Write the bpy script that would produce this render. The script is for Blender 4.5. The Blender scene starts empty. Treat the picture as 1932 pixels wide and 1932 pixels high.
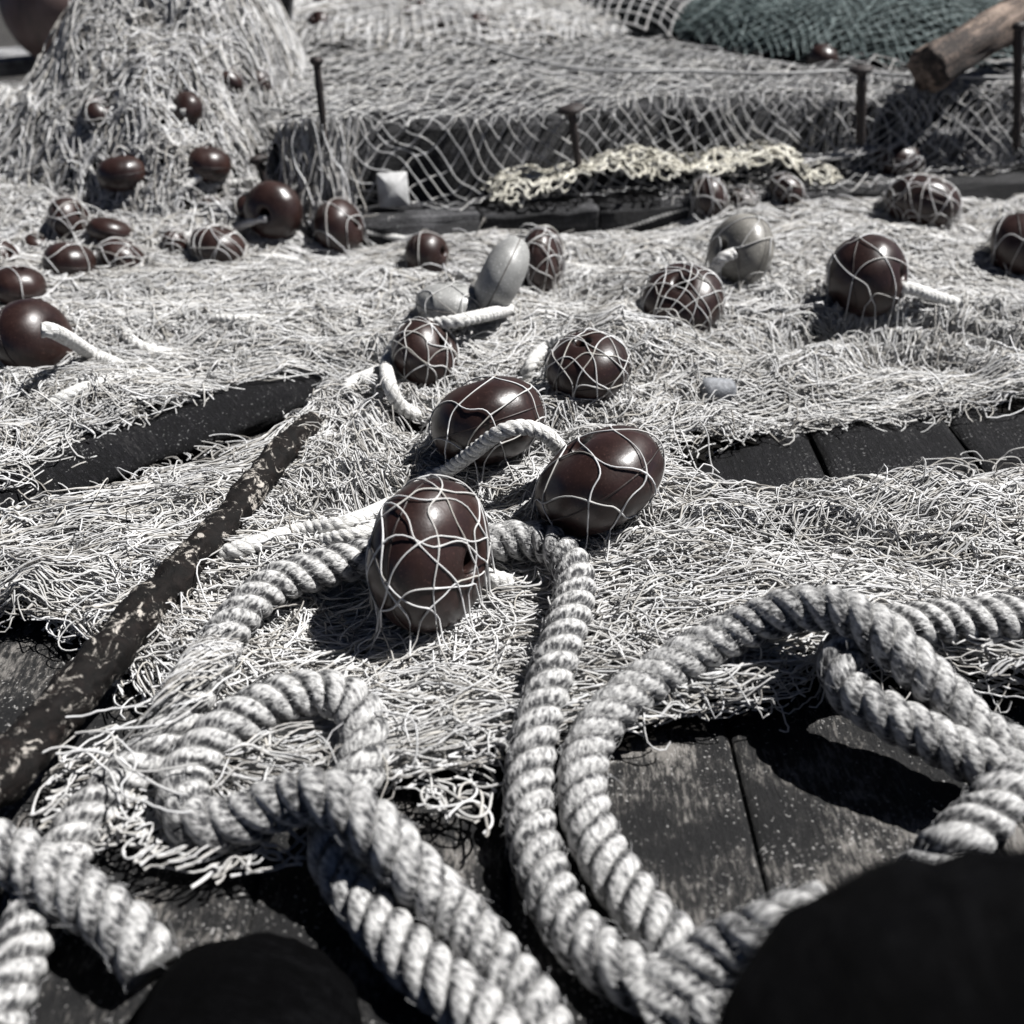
import bpy, math, random
import numpy as np
from mathutils import Vector, Matrix
random.seed(7); R_ = np.random.default_rng(11)
SC = bpy.context.scene; COL = SC.collection
PI = math.pi
# ------------------------------------------------------------------ camera model
F = 2071.0; CX = 966.0; CY = 966.0; TH = math.radians(31.8); HC = 0.60
ct, st = math.cos(TH), math.sin(TH)
FWD = np.array([0, ct, -st]); UPV = np.array([0, st, ct]); RGT = np.array([1.0, 0, 0]); CAM = np.array([0, 0, HC])
def ray(px, py): return FWD + RGT*(px-CX)/F - UPV*(py-CY)/F
def P(px, py, z=0.0):
    d = ray(px, py); t = (z-HC)/d[2]; return CAM+d*t
def proj(x, y, z):
    dz = z-HC; Z = y*ct-dz*st; u = y*st+dz*ct
    return CX+F*x/Z, CY-F*u/Z
def depth(p): return float(np.dot(p-CAM, FWD))
def camvec(r, u, t):       # right, up, toward the viewer -> world
    v = RGT*r+UPV*u-FWD*t; return v/np.linalg.norm(v)
# ------------------------------------------------------------------ noise
class VN:
    def __init__(s, seed, n=64): s.n = n; s.g = np.random.default_rng(seed).uniform(-1, 1, (n, n))
    def __call__(s, x, y):
        x = np.asarray(x, float); y = np.asarray(y, float)
        xi = np.floor(x).astype(int); yi = np.floor(y).astype(int); fx = x-xi; fy = y-yi
        fx = fx*fx*(3-2*fx); fy = fy*fy*(3-2*fy); n = s.n
        a = s.g[xi % n, yi % n]; b = s.g[(xi+1) % n, yi % n]; c = s.g[xi % n, (yi+1) % n]; d = s.g[(xi+1) % n, (yi+1) % n]
        return (a*(1-fx)+b*fx)*(1-fy)+(c*(1-fx)+d*fx)*fy
N1, N2, N3, N4, N5 = VN(1), VN(2), VN(3), VN(4), VN(5)
def smooth(a, b, x):
    t = np.clip((x-a)/(b-a), 0, 1); return t*t*(3-2*t)
def pip(x, y, poly):
    x = np.asarray(x, float); y = np.asarray(y, float); ins = np.zeros(x.shape, bool); n = len(poly)
    for i in range(n):
        x0, y0 = poly[i]; x1, y1 = poly[(i+1) % n]
        if y0 == y1: continue
        c = (y0 > y) != (y1 > y)
        ins ^= c & (x < (x1-x0)*(y-y0)/(y1-y0)+x0)
    return ins
# ------------------------------------------------------------------ mesh helpers
def raw_mesh(name, V, Fq, mat, parent=None, uv=None, smooth_=True, tris=None, uv2=None):
    me = bpy.data.meshes.new(name)
    V = np.ascontiguousarray(V, np.float32).reshape(-1, 3)
    Fq = np.ascontiguousarray(Fq, np.int32).reshape(-1, 4) if Fq is not None else np.zeros((0, 4), np.int32)
    loops = Fq.reshape(-1); starts = np.arange(len(Fq), dtype=np.int32)*4
    if tris is not None and len(tris):
        T = np.ascontiguousarray(tris, np.int32).reshape(-1, 3)
        starts = np.concatenate([starts, len(loops)+np.arange(len(T), dtype=np.int32)*3]); loops = np.concatenate([loops, T.reshape(-1)])
    me.vertices.add(len(V)); me.vertices.foreach_set('co', V.reshape(-1))
    me.loops.add(len(loops)); me.loops.foreach_set('vertex_index', loops)
    me.polygons.add(len(starts)); me.polygons.foreach_set('loop_start', starts)
    if smooth_: me.polygons.foreach_set('use_smooth', np.ones(len(starts), bool))
    if uv is not None:
        l = me.uv_layers.new(name='UVMap'); l.data.foreach_set('uv', np.ascontiguousarray(uv[loops] if len(uv) == len(V) else uv, np.float32).reshape(-1))
    if uv2 is not None:
        l = me.uv_layers.new(name='lay'); l.data.foreach_set('uv', np.ascontiguousarray(uv2[loops], np.float32).reshape(-1))
    me.materials.append(mat); me.update(calc_edges=True); me.validate()
    o = bpy.data.objects.new(name, me); COL.objects.link(o)
    if parent is not None:
        o.parent = parent; o.matrix_parent_inverse = Matrix.Translation(parent.location).inverted() if parent.type == 'EMPTY' else Matrix.Identity(4)
    return o
def tag(o, label, cat, group=None):
    o['label'] = label; o['category'] = cat
    if group: o['group'] = group
    return o
def struct(o): o['kind'] = 'structure'; return o
def empty(name, loc, label, cat, group=None):
    o = bpy.data.objects.new(name, None); COL.objects.link(o); o.location = tuple(float(c) for c in loc); o.empty_display_size = .05
    return tag(o, label, cat, group)
def grid_faces(nu, nv, wrap_v=False):
    i = np.arange(nu-1)[:, None]; j = np.arange(nv if wrap_v else nv-1)[None, :]
    j2 = (j+1) % nv
    return np.stack([i*nv+j, i*nv+j2, (i+1)*nv+j2, (i+1)*nv+j], -1).reshape(-1, 4)
def tubes(Pn, rad, sides=4):
    """Pn (S,N,3) polylines, rad scalar / (S,) / (S,N) -> verts, quads"""
    Pn = np.asarray(Pn, float); S, N, _ = Pn.shape
    T = np.empty_like(Pn); T[:, 1:-1] = Pn[:, 2:]-Pn[:, :-2]; T[:, 0] = Pn[:, 1]-Pn[:, 0]; T[:, -1] = Pn[:, -1]-Pn[:, -2]
    T /= np.linalg.norm(T, axis=2, keepdims=True)+1e-12
    ref = np.zeros_like(T); ref[..., 2] = 1
    vert = np.abs(T[..., 2]) > .95; 
    B = np.cross(T, ref); bad = np.linalg.norm(B, axis=2) < .15; B[bad] = np.cross(T[bad], np.array([.6, .8, 0]))
    B /= np.linalg.norm(B, axis=2, keepdims=True)+1e-12; Nn = np.cross(B, T)
    rad = np.asarray(rad, float)
    if rad.ndim == 0: rad = np.full((S, N), float(rad))
    elif rad.ndim == 1: rad = np.repeat(rad[:, None], N, 1)
    a = np.arange(sides)*2*PI/sides
    V = Pn[:, :, None, :]+rad[:, :, None, None]*(B[:, :, None, :]*np.cos(a)[None, None, :, None]+Nn[:, :, None, :]*np.sin(a)[None, None, :, None])
    f = grid_faces(N, sides, True)
    Q = (f[None]+(np.arange(S)*N*sides)[:, None, None]).reshape(-1, 4)
    return V.reshape(-1, 3), Q
class Acc:
    def __init__(s): s.V = []; s.Q = []; s.n = 0
    def add(s, V, Q): s.V.append(V); s.Q.append(Q+s.n); s.n += len(V); return s
    def tubes(s, Pn, rad, sides=4): 
        if len(Pn): s.add(*tubes(Pn, rad, sides))
        return s
    def build(s, name, mat, parent=None): return raw_mesh(name, np.concatenate(s.V), np.concatenate(s.Q), mat, parent)
def catmull(pts, step):
    p = np.asarray(pts, float); p = np.vstack([2*p[0]-p[1], p, 2*p[-1]-p[-2]]); out = []
    for i in range(1, len(p)-2):
        t = np.linspace(0, 1, 24, endpoint=False)[:, None]
        a, b, c, d = p[i-1], p[i], p[i+1], p[i+2]
        out.append(.5*((2*b)+(-a+c)*t+(2*a-5*b+4*c-d)*t*t+(-a+3*b-3*c+d)*t**3))
    out = np.vstack(out+[p[-2][None]])
    L = np.concatenate([[0], np.cumsum(np.linalg.norm(np.diff(out, axis=0), axis=1))])
    n = max(4, int(L[-1]/step)); s = np.linspace(0, L[-1], n)
    return np.stack([np.interp(s, L, out[:, k]) for k in range(3)], 1), s
def frames(c):
    T = np.gradient(c, axis=0); T /= np.linalg.norm(T, axis=1, keepdims=True)
    n = np.cross(T[0], [0, 0, 1.0]); 
    if np.linalg.norm(n) < .1: n = np.cross(T[0], [1.0, 0, 0])
    n /= np.linalg.norm(n); Ns = [n]
    for i in range(1, len(c)):
        n = n-T[i]*np.dot(n, T[i]); n /= np.linalg.norm(n); Ns.append(n)
    Ns = np.array(Ns); return T, Ns, np.cross(T, Ns)
# ------------------------------------------------------------------ materials
def mat_new(name):
    m = bpy.data.materials.new(name); m.use_nodes = True; nt = m.node_tree; b = nt.nodes['Principled BSDF']
    return m, nt, b
def nd(nt, typ, **kw):
    n = nt.nodes.new(typ)
    for k, v in kw.items():
        if k.startswith('i_'):
            n.inputs[k[2:].replace('_', ' ')].default_value = v
        else: setattr(n, k, v)
    return n
def ramp(nt, fac, stops):
    r = nt.nodes.new('ShaderNodeValToRGB'); e = r.color_ramp.elements
    e[0].position, e[0].color = stops[0][0], (*stops[0][1], 1); e[1].position, e[1].color = stops[-1][0], (*stops[-1][1], 1)
    for p, c in stops[1:-1]:
        q = e.new(p); q.color = (*c, 1)
    nt.links.new(fac, r.inputs['Fac']); return r.outputs['Color']
def mixc(nt, fac, a, b):
    m = nt.nodes.new('ShaderNodeMix'); m.data_type = 'RGBA'
    for s, v in ((0, fac), (6, a), (7, b)):
        if hasattr(v, 'links') or hasattr(v, 'is_linked'): nt.links.new(v, m.inputs[s])
        else: m.inputs[s].default_value = v if s == 0 else (*v, 1)
    return m.outputs[2]
def g3(v): return (v, v, v)
def noise(nt, vec, scale, detail=4, rough=.6, dist=0):
    n = nd(nt, 'ShaderNodeTexNoise', i_Scale=scale, i_Detail=detail, i_Roughness=rough, i_Distortion=dist)
    if vec is not None: nt.links.new(vec, n.inputs['Vector'])
    return n.outputs['Fac']
def mapping(nt, src, scale, rot=(0, 0, 0)):
    m = nd(nt, 'ShaderNodeMapping'); m.inputs['Scale'].default_value = scale; m.inputs['Rotation'].default_value = rot
    nt.links.new(src, m.inputs['Vector']); return m.outputs['Vector']
def bump(nt, b, h, strength, dist):
    bp = nd(nt, 'ShaderNodeBump', i_Strength=strength, i_Distance=dist); nt.links.new(h, bp.inputs['Height'])
    nt.links.new(bp.outputs['Normal'], b.inputs['Normal']); return bp
def math_(nt, op, a, b=None, c=None):
    m = nt.nodes.new('ShaderNodeMath'); m.operation = op
    for i, v in enumerate((a, b, c)):
        if v is None: continue
        if hasattr(v, 'is_linked'): nt.links.new(v, m.inputs[i])
        else: m.inputs[i].default_value = v
    return m.outputs[0]

def twine_mat(name, cols, rough=.75, sheen=0):
    m, nt, b = mat_new(name)
    geo = nd(nt, 'ShaderNodeNewGeometry'); tc = nd(nt, 'ShaderNodeTexCoord')
    c = ramp(nt, geo.outputs['Random Per Island'], cols)
    n = noise(nt, tc.outputs['Object'], 9, 3); n2 = ramp(nt, n, [(.3, g3(.72)), (.7, g3(1.0))])
    mm = nt.nodes.new('ShaderNodeMix'); mm.data_type = 'RGBA'; mm.blend_type = 'MULTIPLY'; mm.inputs[0].default_value = 1
    nt.links.new(c, mm.inputs[6]); nt.links.new(n2, mm.inputs[7]); nt.links.new(mm.outputs[2], b.inputs['Base Color'])
    b.inputs['Roughness'].default_value = rough; b.inputs['Specular IOR Level'].default_value = .3
    return m
M = {}
M['twine'] = twine_mat('white_twine', [(0, (.24, .225, .205)), (.25, (.50, .495, .485)), (.7, (.62, .62, .625)), (1, (.42, .40, .365))])
M['twine_grey'] = twine_mat('grey_twine', [(0, (.22, .22, .22)), (.5, (.40, .40, .40)), (1, (.47, .46, .44))])
M['twine_cream'] = twine_mat('cream_twine', [(0, (.46, .44, .37)), (.5, (.68, .66, .59)), (1, (.58, .55, .46))])
M['twine_teal'] = twine_mat('teal_twine', [(0, (.045, .062, .062)), (.6, (.10, .135, .135)), (1, (.25, .30, .295))])
M['twine_dark'] = twine_mat('dark_grey_twine', [(0, (.16, .16, .16)), (.5, (.30, .30, .30)), (1, (.42, .41, .40))])
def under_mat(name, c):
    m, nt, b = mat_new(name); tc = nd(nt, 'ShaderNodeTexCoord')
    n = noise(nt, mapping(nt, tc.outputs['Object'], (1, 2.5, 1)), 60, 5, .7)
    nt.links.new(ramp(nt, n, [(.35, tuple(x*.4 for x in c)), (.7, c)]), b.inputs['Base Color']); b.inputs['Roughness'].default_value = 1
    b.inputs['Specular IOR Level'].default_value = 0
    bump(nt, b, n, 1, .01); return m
M['under'] = under_mat('shaded_twine_underlayer', (.020, .019, .018)); M['under_dark'] = under_mat('dark_heap_core', (.012, .013, .014))  # underlayer is coloured near black for the shade inside the net
def float_mat(name, c1, c2, rough, seed):
    m, nt, b = mat_new(name); tc = nd(nt, 'ShaderNodeTexCoord'); oi = nd(nt, 'ShaderNodeObjectInfo')
    off = nt.nodes.new('ShaderNodeVectorMath'); off.operation = 'ADD'; nt.links.new(tc.outputs['Object'], off.inputs[0]); nt.links.new(oi.outputs['Random'], off.inputs[1])
    n = noise(nt, off.outputs[0], 28, 6, .65); n2 = noise(nt, off.outputs[0], 420, 3, .6)
    c = ramp(nt, n, [(.35, c1), (.68, c2)])
    sp = ramp(nt, n2, [(.60, g3(0)), (.72, g3(1))])
    c = mixc(nt, math_(nt, 'MULTIPLY', sp, .65), c, tuple(min(1, x*2.6+.01) for x in c2))
    nt.links.new(c, b.inputs['Base Color'])
    nt.links.new(math_(nt, 'MULTIPLY_ADD', n, .22, rough-.1), b.inputs['Roughness'])
    b.inputs['Specular IOR Level'].default_value = .5
    h = math_(nt, 'ADD', math_(nt, 'MULTIPLY', n2, .35), n); bump(nt, b, h, .25, .0015); return m
M['brown'] = float_mat('brown_plastic', (.013, .0062, .0054), (.029, .0135, .011), .36, 1)
M['brown_seam'] = float_mat('brown_plastic_seam', (.011, .006, .005), (.02, .010, .009), .5, 2)
M['greyfloat'] = float_mat('faded_grey_plastic', (.20, .20, .195), (.32, .32, .31), .42, 3)
M['greyseam'] = float_mat('faded_grey_seam', (.08, .075, .07), (.16, .15, .14), .6, 3)
M['olivefloat'] = float_mat('faded_olive_plastic', (.11, .105, .094), (.22, .21, .19), .4, 4)
def rope_mat(name, lo, hi, ny, vs, SHADE=.105):
    m, nt, b = mat_new(name); uv = nd(nt, 'ShaderNodeUVMap', uv_map='UVMap'); sep = nd(nt, 'ShaderNodeSeparateXYZ'); nt.links.new(uv.outputs['UV'], sep.inputs[0])
    u, v = sep.outputs['X'], sep.outputs['Y']
    n = noise(nt, mapping(nt, uv.outputs['UV'], (ny*2.6, vs, 1)), 1.0, 3, .6)
    n2 = noise(nt, mapping(nt, uv.outputs['UV'], (ny*.7, vs*.5, 1)), 1.0, 3, .55)
    n3 = noise(nt, mapping(nt, uv.outputs['UV'], (ny*9, vs*2.2, 1)), 1.0, 2, .5)
    t = math_(nt, 'ADD', math_(nt, 'MULTIPLY', n, .60), math_(nt, 'MULTIPLY', n2, .25)); t = math_(nt, 'ADD', t, math_(nt, 'MULTIPLY', n3, .15))
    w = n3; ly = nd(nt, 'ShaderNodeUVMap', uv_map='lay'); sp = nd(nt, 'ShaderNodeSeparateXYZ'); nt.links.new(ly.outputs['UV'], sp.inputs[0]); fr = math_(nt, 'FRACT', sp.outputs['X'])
    groove_shade = ramp(nt, fr, [(.0, g3(.5)), (.12, g3(1)), (.26, g3(.8)), (.44, g3(0)), (1, g3(0))])  # dark band beside each strand groove, shading put into the colour
    t = math_(nt, 'SUBTRACT', t, math_(nt, 'MULTIPLY', groove_shade, SHADE))
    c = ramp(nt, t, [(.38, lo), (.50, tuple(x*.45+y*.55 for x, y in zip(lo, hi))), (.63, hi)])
    nt.links.new(c, b.inputs['Base Color']); b.inputs['Roughness'].default_value = .8; b.inputs['Specular IOR Level'].default_value = .25
    h = math_(nt, 'ADD', math_(nt, 'MULTIPLY', w, .5), math_(nt, 'MULTIPLY', n, 1.2)); bump(nt, b, h, .9, .0018); return m
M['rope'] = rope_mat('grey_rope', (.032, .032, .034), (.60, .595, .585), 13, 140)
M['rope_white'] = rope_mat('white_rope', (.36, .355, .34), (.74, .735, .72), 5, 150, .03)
M['fibre'] = twine_mat('loose_rope_fibre', [(0, (.35, .35, .36)), (1, (.62, .62, .62))])
def wood_mat(name, lo, mid, hi, dark, spec, axis_scale=(38, 3.0, 38), patch=.5, specks=.62):
    m, nt, b = mat_new(name); tc = nd(nt, 'ShaderNodeTexCoord'); V = tc.outputs['Object']
    g = noise(nt, mapping(nt, V, axis_scale), 3.0, 8, .72, .4)
    p = noise(nt, V, 9, 4, .6); fine = noise(nt, mapping(nt, V, (2.2, .8, 2.2)), 110, 6, .8, .5)
    t = math_(nt, 'ADD', math_(nt, 'MULTIPLY', g, .48), math_(nt, 'MULTIPLY', fine, .52))
    t = math_(nt, 'ADD', t, math_(nt, 'MULTIPLY', math_(nt, 'SUBTRACT', p, .5), patch))
    c = ramp(nt, t, [(.39, dark), (.47, lo), (.54, mid), (.66, hi)])
    s = noise(nt, V, 330, 2, .5); big = noise(nt, V, 14, 2, .5)
    sm = ramp(nt, math_(nt, 'ADD', s, math_(nt, 'MULTIPLY', math_(nt, 'SUBTRACT', big, .5), .25)), [(specks, g3(0)), (specks+.07, g3(1))])
    c = mixc(nt, math_(nt, 'MULTIPLY', sm, .75), c, spec)
    nt.links.new(c, b.inputs['Base Color']); b.inputs['Roughness'].default_value = .75; b.inputs['Specular IOR Level'].default_value = .35
    bump(nt, b, t, 1.0, .006); return m
M['deckwood'] = wood_mat('weathered_deck_wood', (.005, .005, .0055), (.017, .0163, .016), (.20, .188, .175), (.003, .003, .0035), (.42, .41, .40), axis_scale=(105, 19, 105), patch=.95, specks=.645)
M['tarwood'] = wood_mat('tarred_wood', (.0025, .0025, .0032), (.0045, .0045, .006), (.030, .029, .029), (.001, .001, .0013), (.22, .22, .22), axis_scale=(120, 4, 60), patch=.3, specks=.66)
M['tarwood'].node_tree.nodes['Principled BSDF'].inputs['Specular IOR Level'].default_value = .2
M['black'] = wood_mat('black_tar_timber', (.0006, .0006, .0008), (.0012, .0012, .0015), (.004, .004, .0046), (.0004, .0004, .0005), (.006, .006, .006), specks=.8)
M['black'].node_tree.nodes['Principled BSDF'].inputs['Specular IOR Level'].default_value = .04
M['beam'] = wood_mat('dark_beam_wood', (.012, .012, .013), (.026, .026, .029), (.11, .11, .115), (.006, .006, .007), (.20, .20, .20), axis_scale=(3, 30, 30), specks=.70)
M['greybeam'] = wood_mat('grey_beam_wood', (.09, .09, .095), (.20, .20, .205), (.36, .36, .36), (.02, .02, .02), (.3, .3, .3), axis_scale=(3, 30, 30), specks=.75)
M['tanlog'] = wood_mat('tan_driftwood', (.04, .03, .026), (.12, .088, .07), (.34, .26, .21), (.02, .016, .014), (.5, .45, .4), axis_scale=(4, 26, 26), specks=.72)
def rust_mat():
    m, nt, b = mat_new('flaking_rust'); tc = nd(nt, 'ShaderNodeTexCoord'); V = tc.outputs['Object']
    n = noise(nt, V, 60, 8, .7, .6); n2 = noise(nt, V, 52, 7, .74, .9); n3 = noise(nt, V, 240, 3, .6)
    c = ramp(nt, n, [(.42, (.0022, .0018, .0016)), (.60, (.006, .004, .0034)), (.80, (.04, .028, .023))])
    w = ramp(nt, math_(nt, 'MULTIPLY_ADD', n3, .16, n2), [(.63, g3(0)), (.68, g3(1))])
    c = mixc(nt, w, c, (.40, .37, .335)); nt.links.new(c, b.inputs['Base Color']); b.inputs['Roughness'].default_value = .75; b.inputs['Specular IOR Level'].default_value = .2
    bump(nt, b, math_(nt, 'ADD', n, math_(nt, 'MULTIPLY', w, .3)), 1, .004); return m
M['rust'] = rust_mat()
m, nt, b = mat_new('dark_iron'); tc = nd(nt, 'ShaderNodeTexCoord'); n = noise(nt, tc.outputs['Object'], 150, 5, .7)
nt.links.new(ramp(nt, n, [(.35, (.006, .005, .005)), (.7, (.03, .018, .015))]), b.inputs['Base Color']); b.inputs['Roughness'].default_value = .65; bump(nt, b, n, .8, .002); M['iron'] = m
m, nt, b = mat_new('faded_brown_buoy'); tc = nd(nt, 'ShaderNodeTexCoord'); n = noise(nt, tc.outputs['Object'], 7, 6, .65, .5)
nt.links.new(ramp(nt, n, [(.36, (.030, .018, .017)), (.5, (.085, .055, .050)), (.7, (.15, .105, .098))]), b.inputs['Base Color']); b.inputs['Roughness'].default_value = .55; M['buoy'] = m
m, nt, b = mat_new('white_plastic_tag'); tc = nd(nt, 'ShaderNodeTexCoord'); n = noise(nt, tc.outputs['Object'], 45, 4, .6)
nt.links.new(ramp(nt, n, [(.4, g3(.26)), (.6, g3(.42))]), b.inputs['Base Color']); b.inputs['Roughness'].default_value = .5; M['tag'] = m
m, nt, b = mat_new('grey_lead'); tc = nd(nt, 'ShaderNodeTexCoord'); n = noise(nt, tc.outputs['Object'], 120, 5, .7)
nt.links.new(ramp(nt, n, [(.35, (.09, .095, .105)), (.7, (.27, .28, .30))]), b.inputs['Base Color']); b.inputs['Roughness'].default_value = .6; bump(nt, b, n, .6, .003); M['lead'] = m
m, nt, b = mat_new('bare_ground'); tc = nd(nt, 'ShaderNodeTexCoord'); n = noise(nt, tc.outputs['Object'], 30, 6, .7)
nt.links.new(ramp(nt, n, [(.35, (.012, .011, .011)), (.7, (.06, .056, .05))]), b.inputs['Base Color']); b.inputs['Roughness'].default_value = 1; bump(nt, b, n, 1, .02); M['ground'] = m

# ------------------------------------------------------------------ terrain of the nets
NEAR = [(-140, 975), (60, 956), (200, 926), (330, 888), (480, 860), (560, 812), (590, 752), (700, 790), (820, 830), (1000, 870), (1280, 906), (1330, 948), (1450, 962), (1600, 960),
        (1700, 936), (1820, 910), (2080, 866), (2080, 1330), (1932, 1318), (1760, 1275), (1560, 1285), (1480, 1322), (1300, 1345), (1160, 1385), (1000, 1405), (950, 1425), (720, 1465), (640, 1485),
        (420, 1510), (320, 1490), (285, 1400), (262, 1320), (225, 1250), (130, 1170), (0, 1150), (-140, 1150)]
FARP = [(-140, 962), (60, 937), (130, 880), (260, 825), (400, 770), (520, 735), (590, 728), (590, 752), (700, 790), (820, 830), (1000, 870), (1290, 902), (1280, 880), (1420, 815), (1520, 795),
        (1700, 785), (1800, 770), (2080, 738), (2080, 235), (1932, 268), (1800, 300), (1700, 335), (1500, 385), (1290, 412), (1150, 432), (1000, 452), (870, 470), (760, 440), (690, 412), (600, 380), (520, 360), (300, 360), (-140, 360)]
# steps: lines on the ground running across the picture, farther away to the right
def line_pts(a, b): return a[:2], b[:2]
S1a, S1b = P(690, 412, .09), P(1290, 372, .09)       # front top edge of the lower timber step
d1 = (S1b-S1a)[:2]; d1 /= np.linalg.norm(d1); n1 = np.array([-d1[1], d1[0]])     # n1 points away from the camera
def s1dist(x, y): return (x-S1a[0])*n1[0]+(y-S1a[1])*n1[1]
def s1along(x, y): return (x-S1a[0])*d1[0]+(y-S1a[1])*d1[1]
STEP1, STEP2 = .085, .208; S2OFF = .085; SLEFT = -.09
MOC = np.array([-.575, 2.15]); MRX, MRXL, MRY, MHZ = .225, .50, .50, .325
GX0, GX1, GY0, GY1, GD = -1.9, 2.1, .25, 2.6, .005
gx = np.arange(GX0, GX1, GD); gy = np.arange(GY0, GY1, GD); GXX, GYY = np.meshgrid(gx, gy, indexing='ij')
PXX, PYY = proj(GXX, GYY, .032)
def blur(a, k):
    for ax in (0, 1):
        for _ in range(2):
            c = np.cumsum(np.concatenate([np.repeat(a.take([0], ax), k+1, ax), a, np.repeat(a.take([-1], ax), k, ax)], ax), ax)
            n = a.shape[ax]; a = (c.take(range(2*k+1, 2*k+1+n), ax)-c.take(range(0, n), ax))/(2*k+1)
    return a
mNear = pip(PXX, PYY, NEAR); mFar = pip(PXX, PYY, FARP) & ((s1dist(GXX, GYY) < .0) | (s1along(GXX, GYY) < SLEFT))
mEdge = smooth(.15, .75, blur((mNear | mFar).astype(float), 5))
def dome(x, y, c, rx, ry, hz, p=2.3):
    r = np.sqrt(((x-c[0])/rx)**2+((y-c[1])/ry)**2); return hz*np.clip(1-r**p, 0, 1)**.62
def gauss(x, y, c, s): return np.exp(-((x-c[0])**2+(y-c[1])**2)/(2*s*s))
cH = P(1000, 640, .03); cH2 = P(1560, 480, .03); cH3 = P(300, 560, .02); cH4 = P(1500, 1060, .02); cH5 = P(150, 800, .03)
pile = .020+.012*N1(GXX*5, GYY*6)+.006*N2(GXX*13+4, GYY*17)+.030*gauss(GXX, GYY, cH, .13)+.020*gauss(GXX, GYY, cH2, .22)+.012*gauss(GXX, GYY, cH3, .2)+.012*gauss(GXX, GYY, cH4, .12)+.030*gauss(GXX, GYY, cH5, .10)
pile += .065*gauss(GXX, GYY, P(490, 425, .04), .10)+.07*gauss(GXX, GYY, P(120, 400, .05), .17)
pile += .016*np.sin(GYY*31+GXX*3.5+2*N3(GXX*3, GYY*3))*smooth(.8, 1.3, GYY)*.6
pile += .020*(1-2.2*np.abs(N4(GXX*4.2+1.3*N1(GXX*3, GYY*3), GYY*15+2*N2(GXX*4, GYY*4))))*smooth(-.2, .3, N5(GXX*3+9, GYY*3))
NETH = np.maximum(pile, .006)*mEdge; NETTOP = NETH+.014*mEdge; NETB = blur(NETTOP, 11)
def look(A, x, y):
    i = np.clip(((np.asarray(x)-GX0)/GD).astype(int), 0, A.shape[0]-1); j = np.clip(((np.asarray(y)-GY0)/GD).astype(int), 0, A.shape[1]-1); return A[i, j]
def adome(x, y):
    rx = np.where(np.asarray(x) > MOC[0], MRX, MRXL); r = np.sqrt(((x-MOC[0])/rx)**2+((y-MOC[1])/MRY)**2); bl = smooth(MOC[0]-.12, MOC[0]+.14, x); return MHZ*np.clip(1-r**(2.0+.6*bl), 0, 1)**(.95-.42*bl)
def moundH(x, y):
    r = adome(x, y)*(1+.22*N4(x*6, y*6)+.12*N5(x*14, y*14))
    r2 = dome(x, y, (-1.12, 2.08), .50, .42, .165)*(1+.2*N4(x*7, y*7)); r3 = dome(x, y, (-.72, 1.86), .34, .16, .06)
    return np.maximum(np.maximum(r, r2), r3)
def stepH(x, y):
    d = np.where(s1along(x, y) > SLEFT, s1dist(x, y), -1); return np.where(d > S2OFF, STEP2, np.where(d > 0, STEP1, 0.0))
HEAPS = []     # background heaps: centre, rx, ry, hz
def backH(x, y):
    h = 0*np.asarray(x, float)
    for c, rx, ry, hz in HEAPS: h = np.maximum(h, dome(x, y, c, rx, ry, hz))
    return h
def H(x, y, net=None):
    x = np.asarray(x, float); y = np.asarray(y, float)
    s = stepH(x, y)
    return np.maximum(np.maximum(s+backH(x, y), look(NETTOP if net is None else net, x, y)*(s == 0)), moundH(x, y))
def surf(px, py, lift=0.0, net=None):
    """first point on the line of sight that is 'lift' above the heaped surface"""
    d = ray(px, py); t = np.linspace(.35, 6, 9000); q = CAM[None]+d[None]*t[:, None]
    hit = np.nonzero(q[:, 2] < H(q[:, 0], q[:, 1], net)+lift)[0]
    return q[hit[0]] if len(hit) else q[-1]
HEAPS += [((-.16, 2.78), .50, .42, .07), ((.78, 2.60), .44, .42, .12), ((.27, 2.80), .20, .27, .10)]

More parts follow.
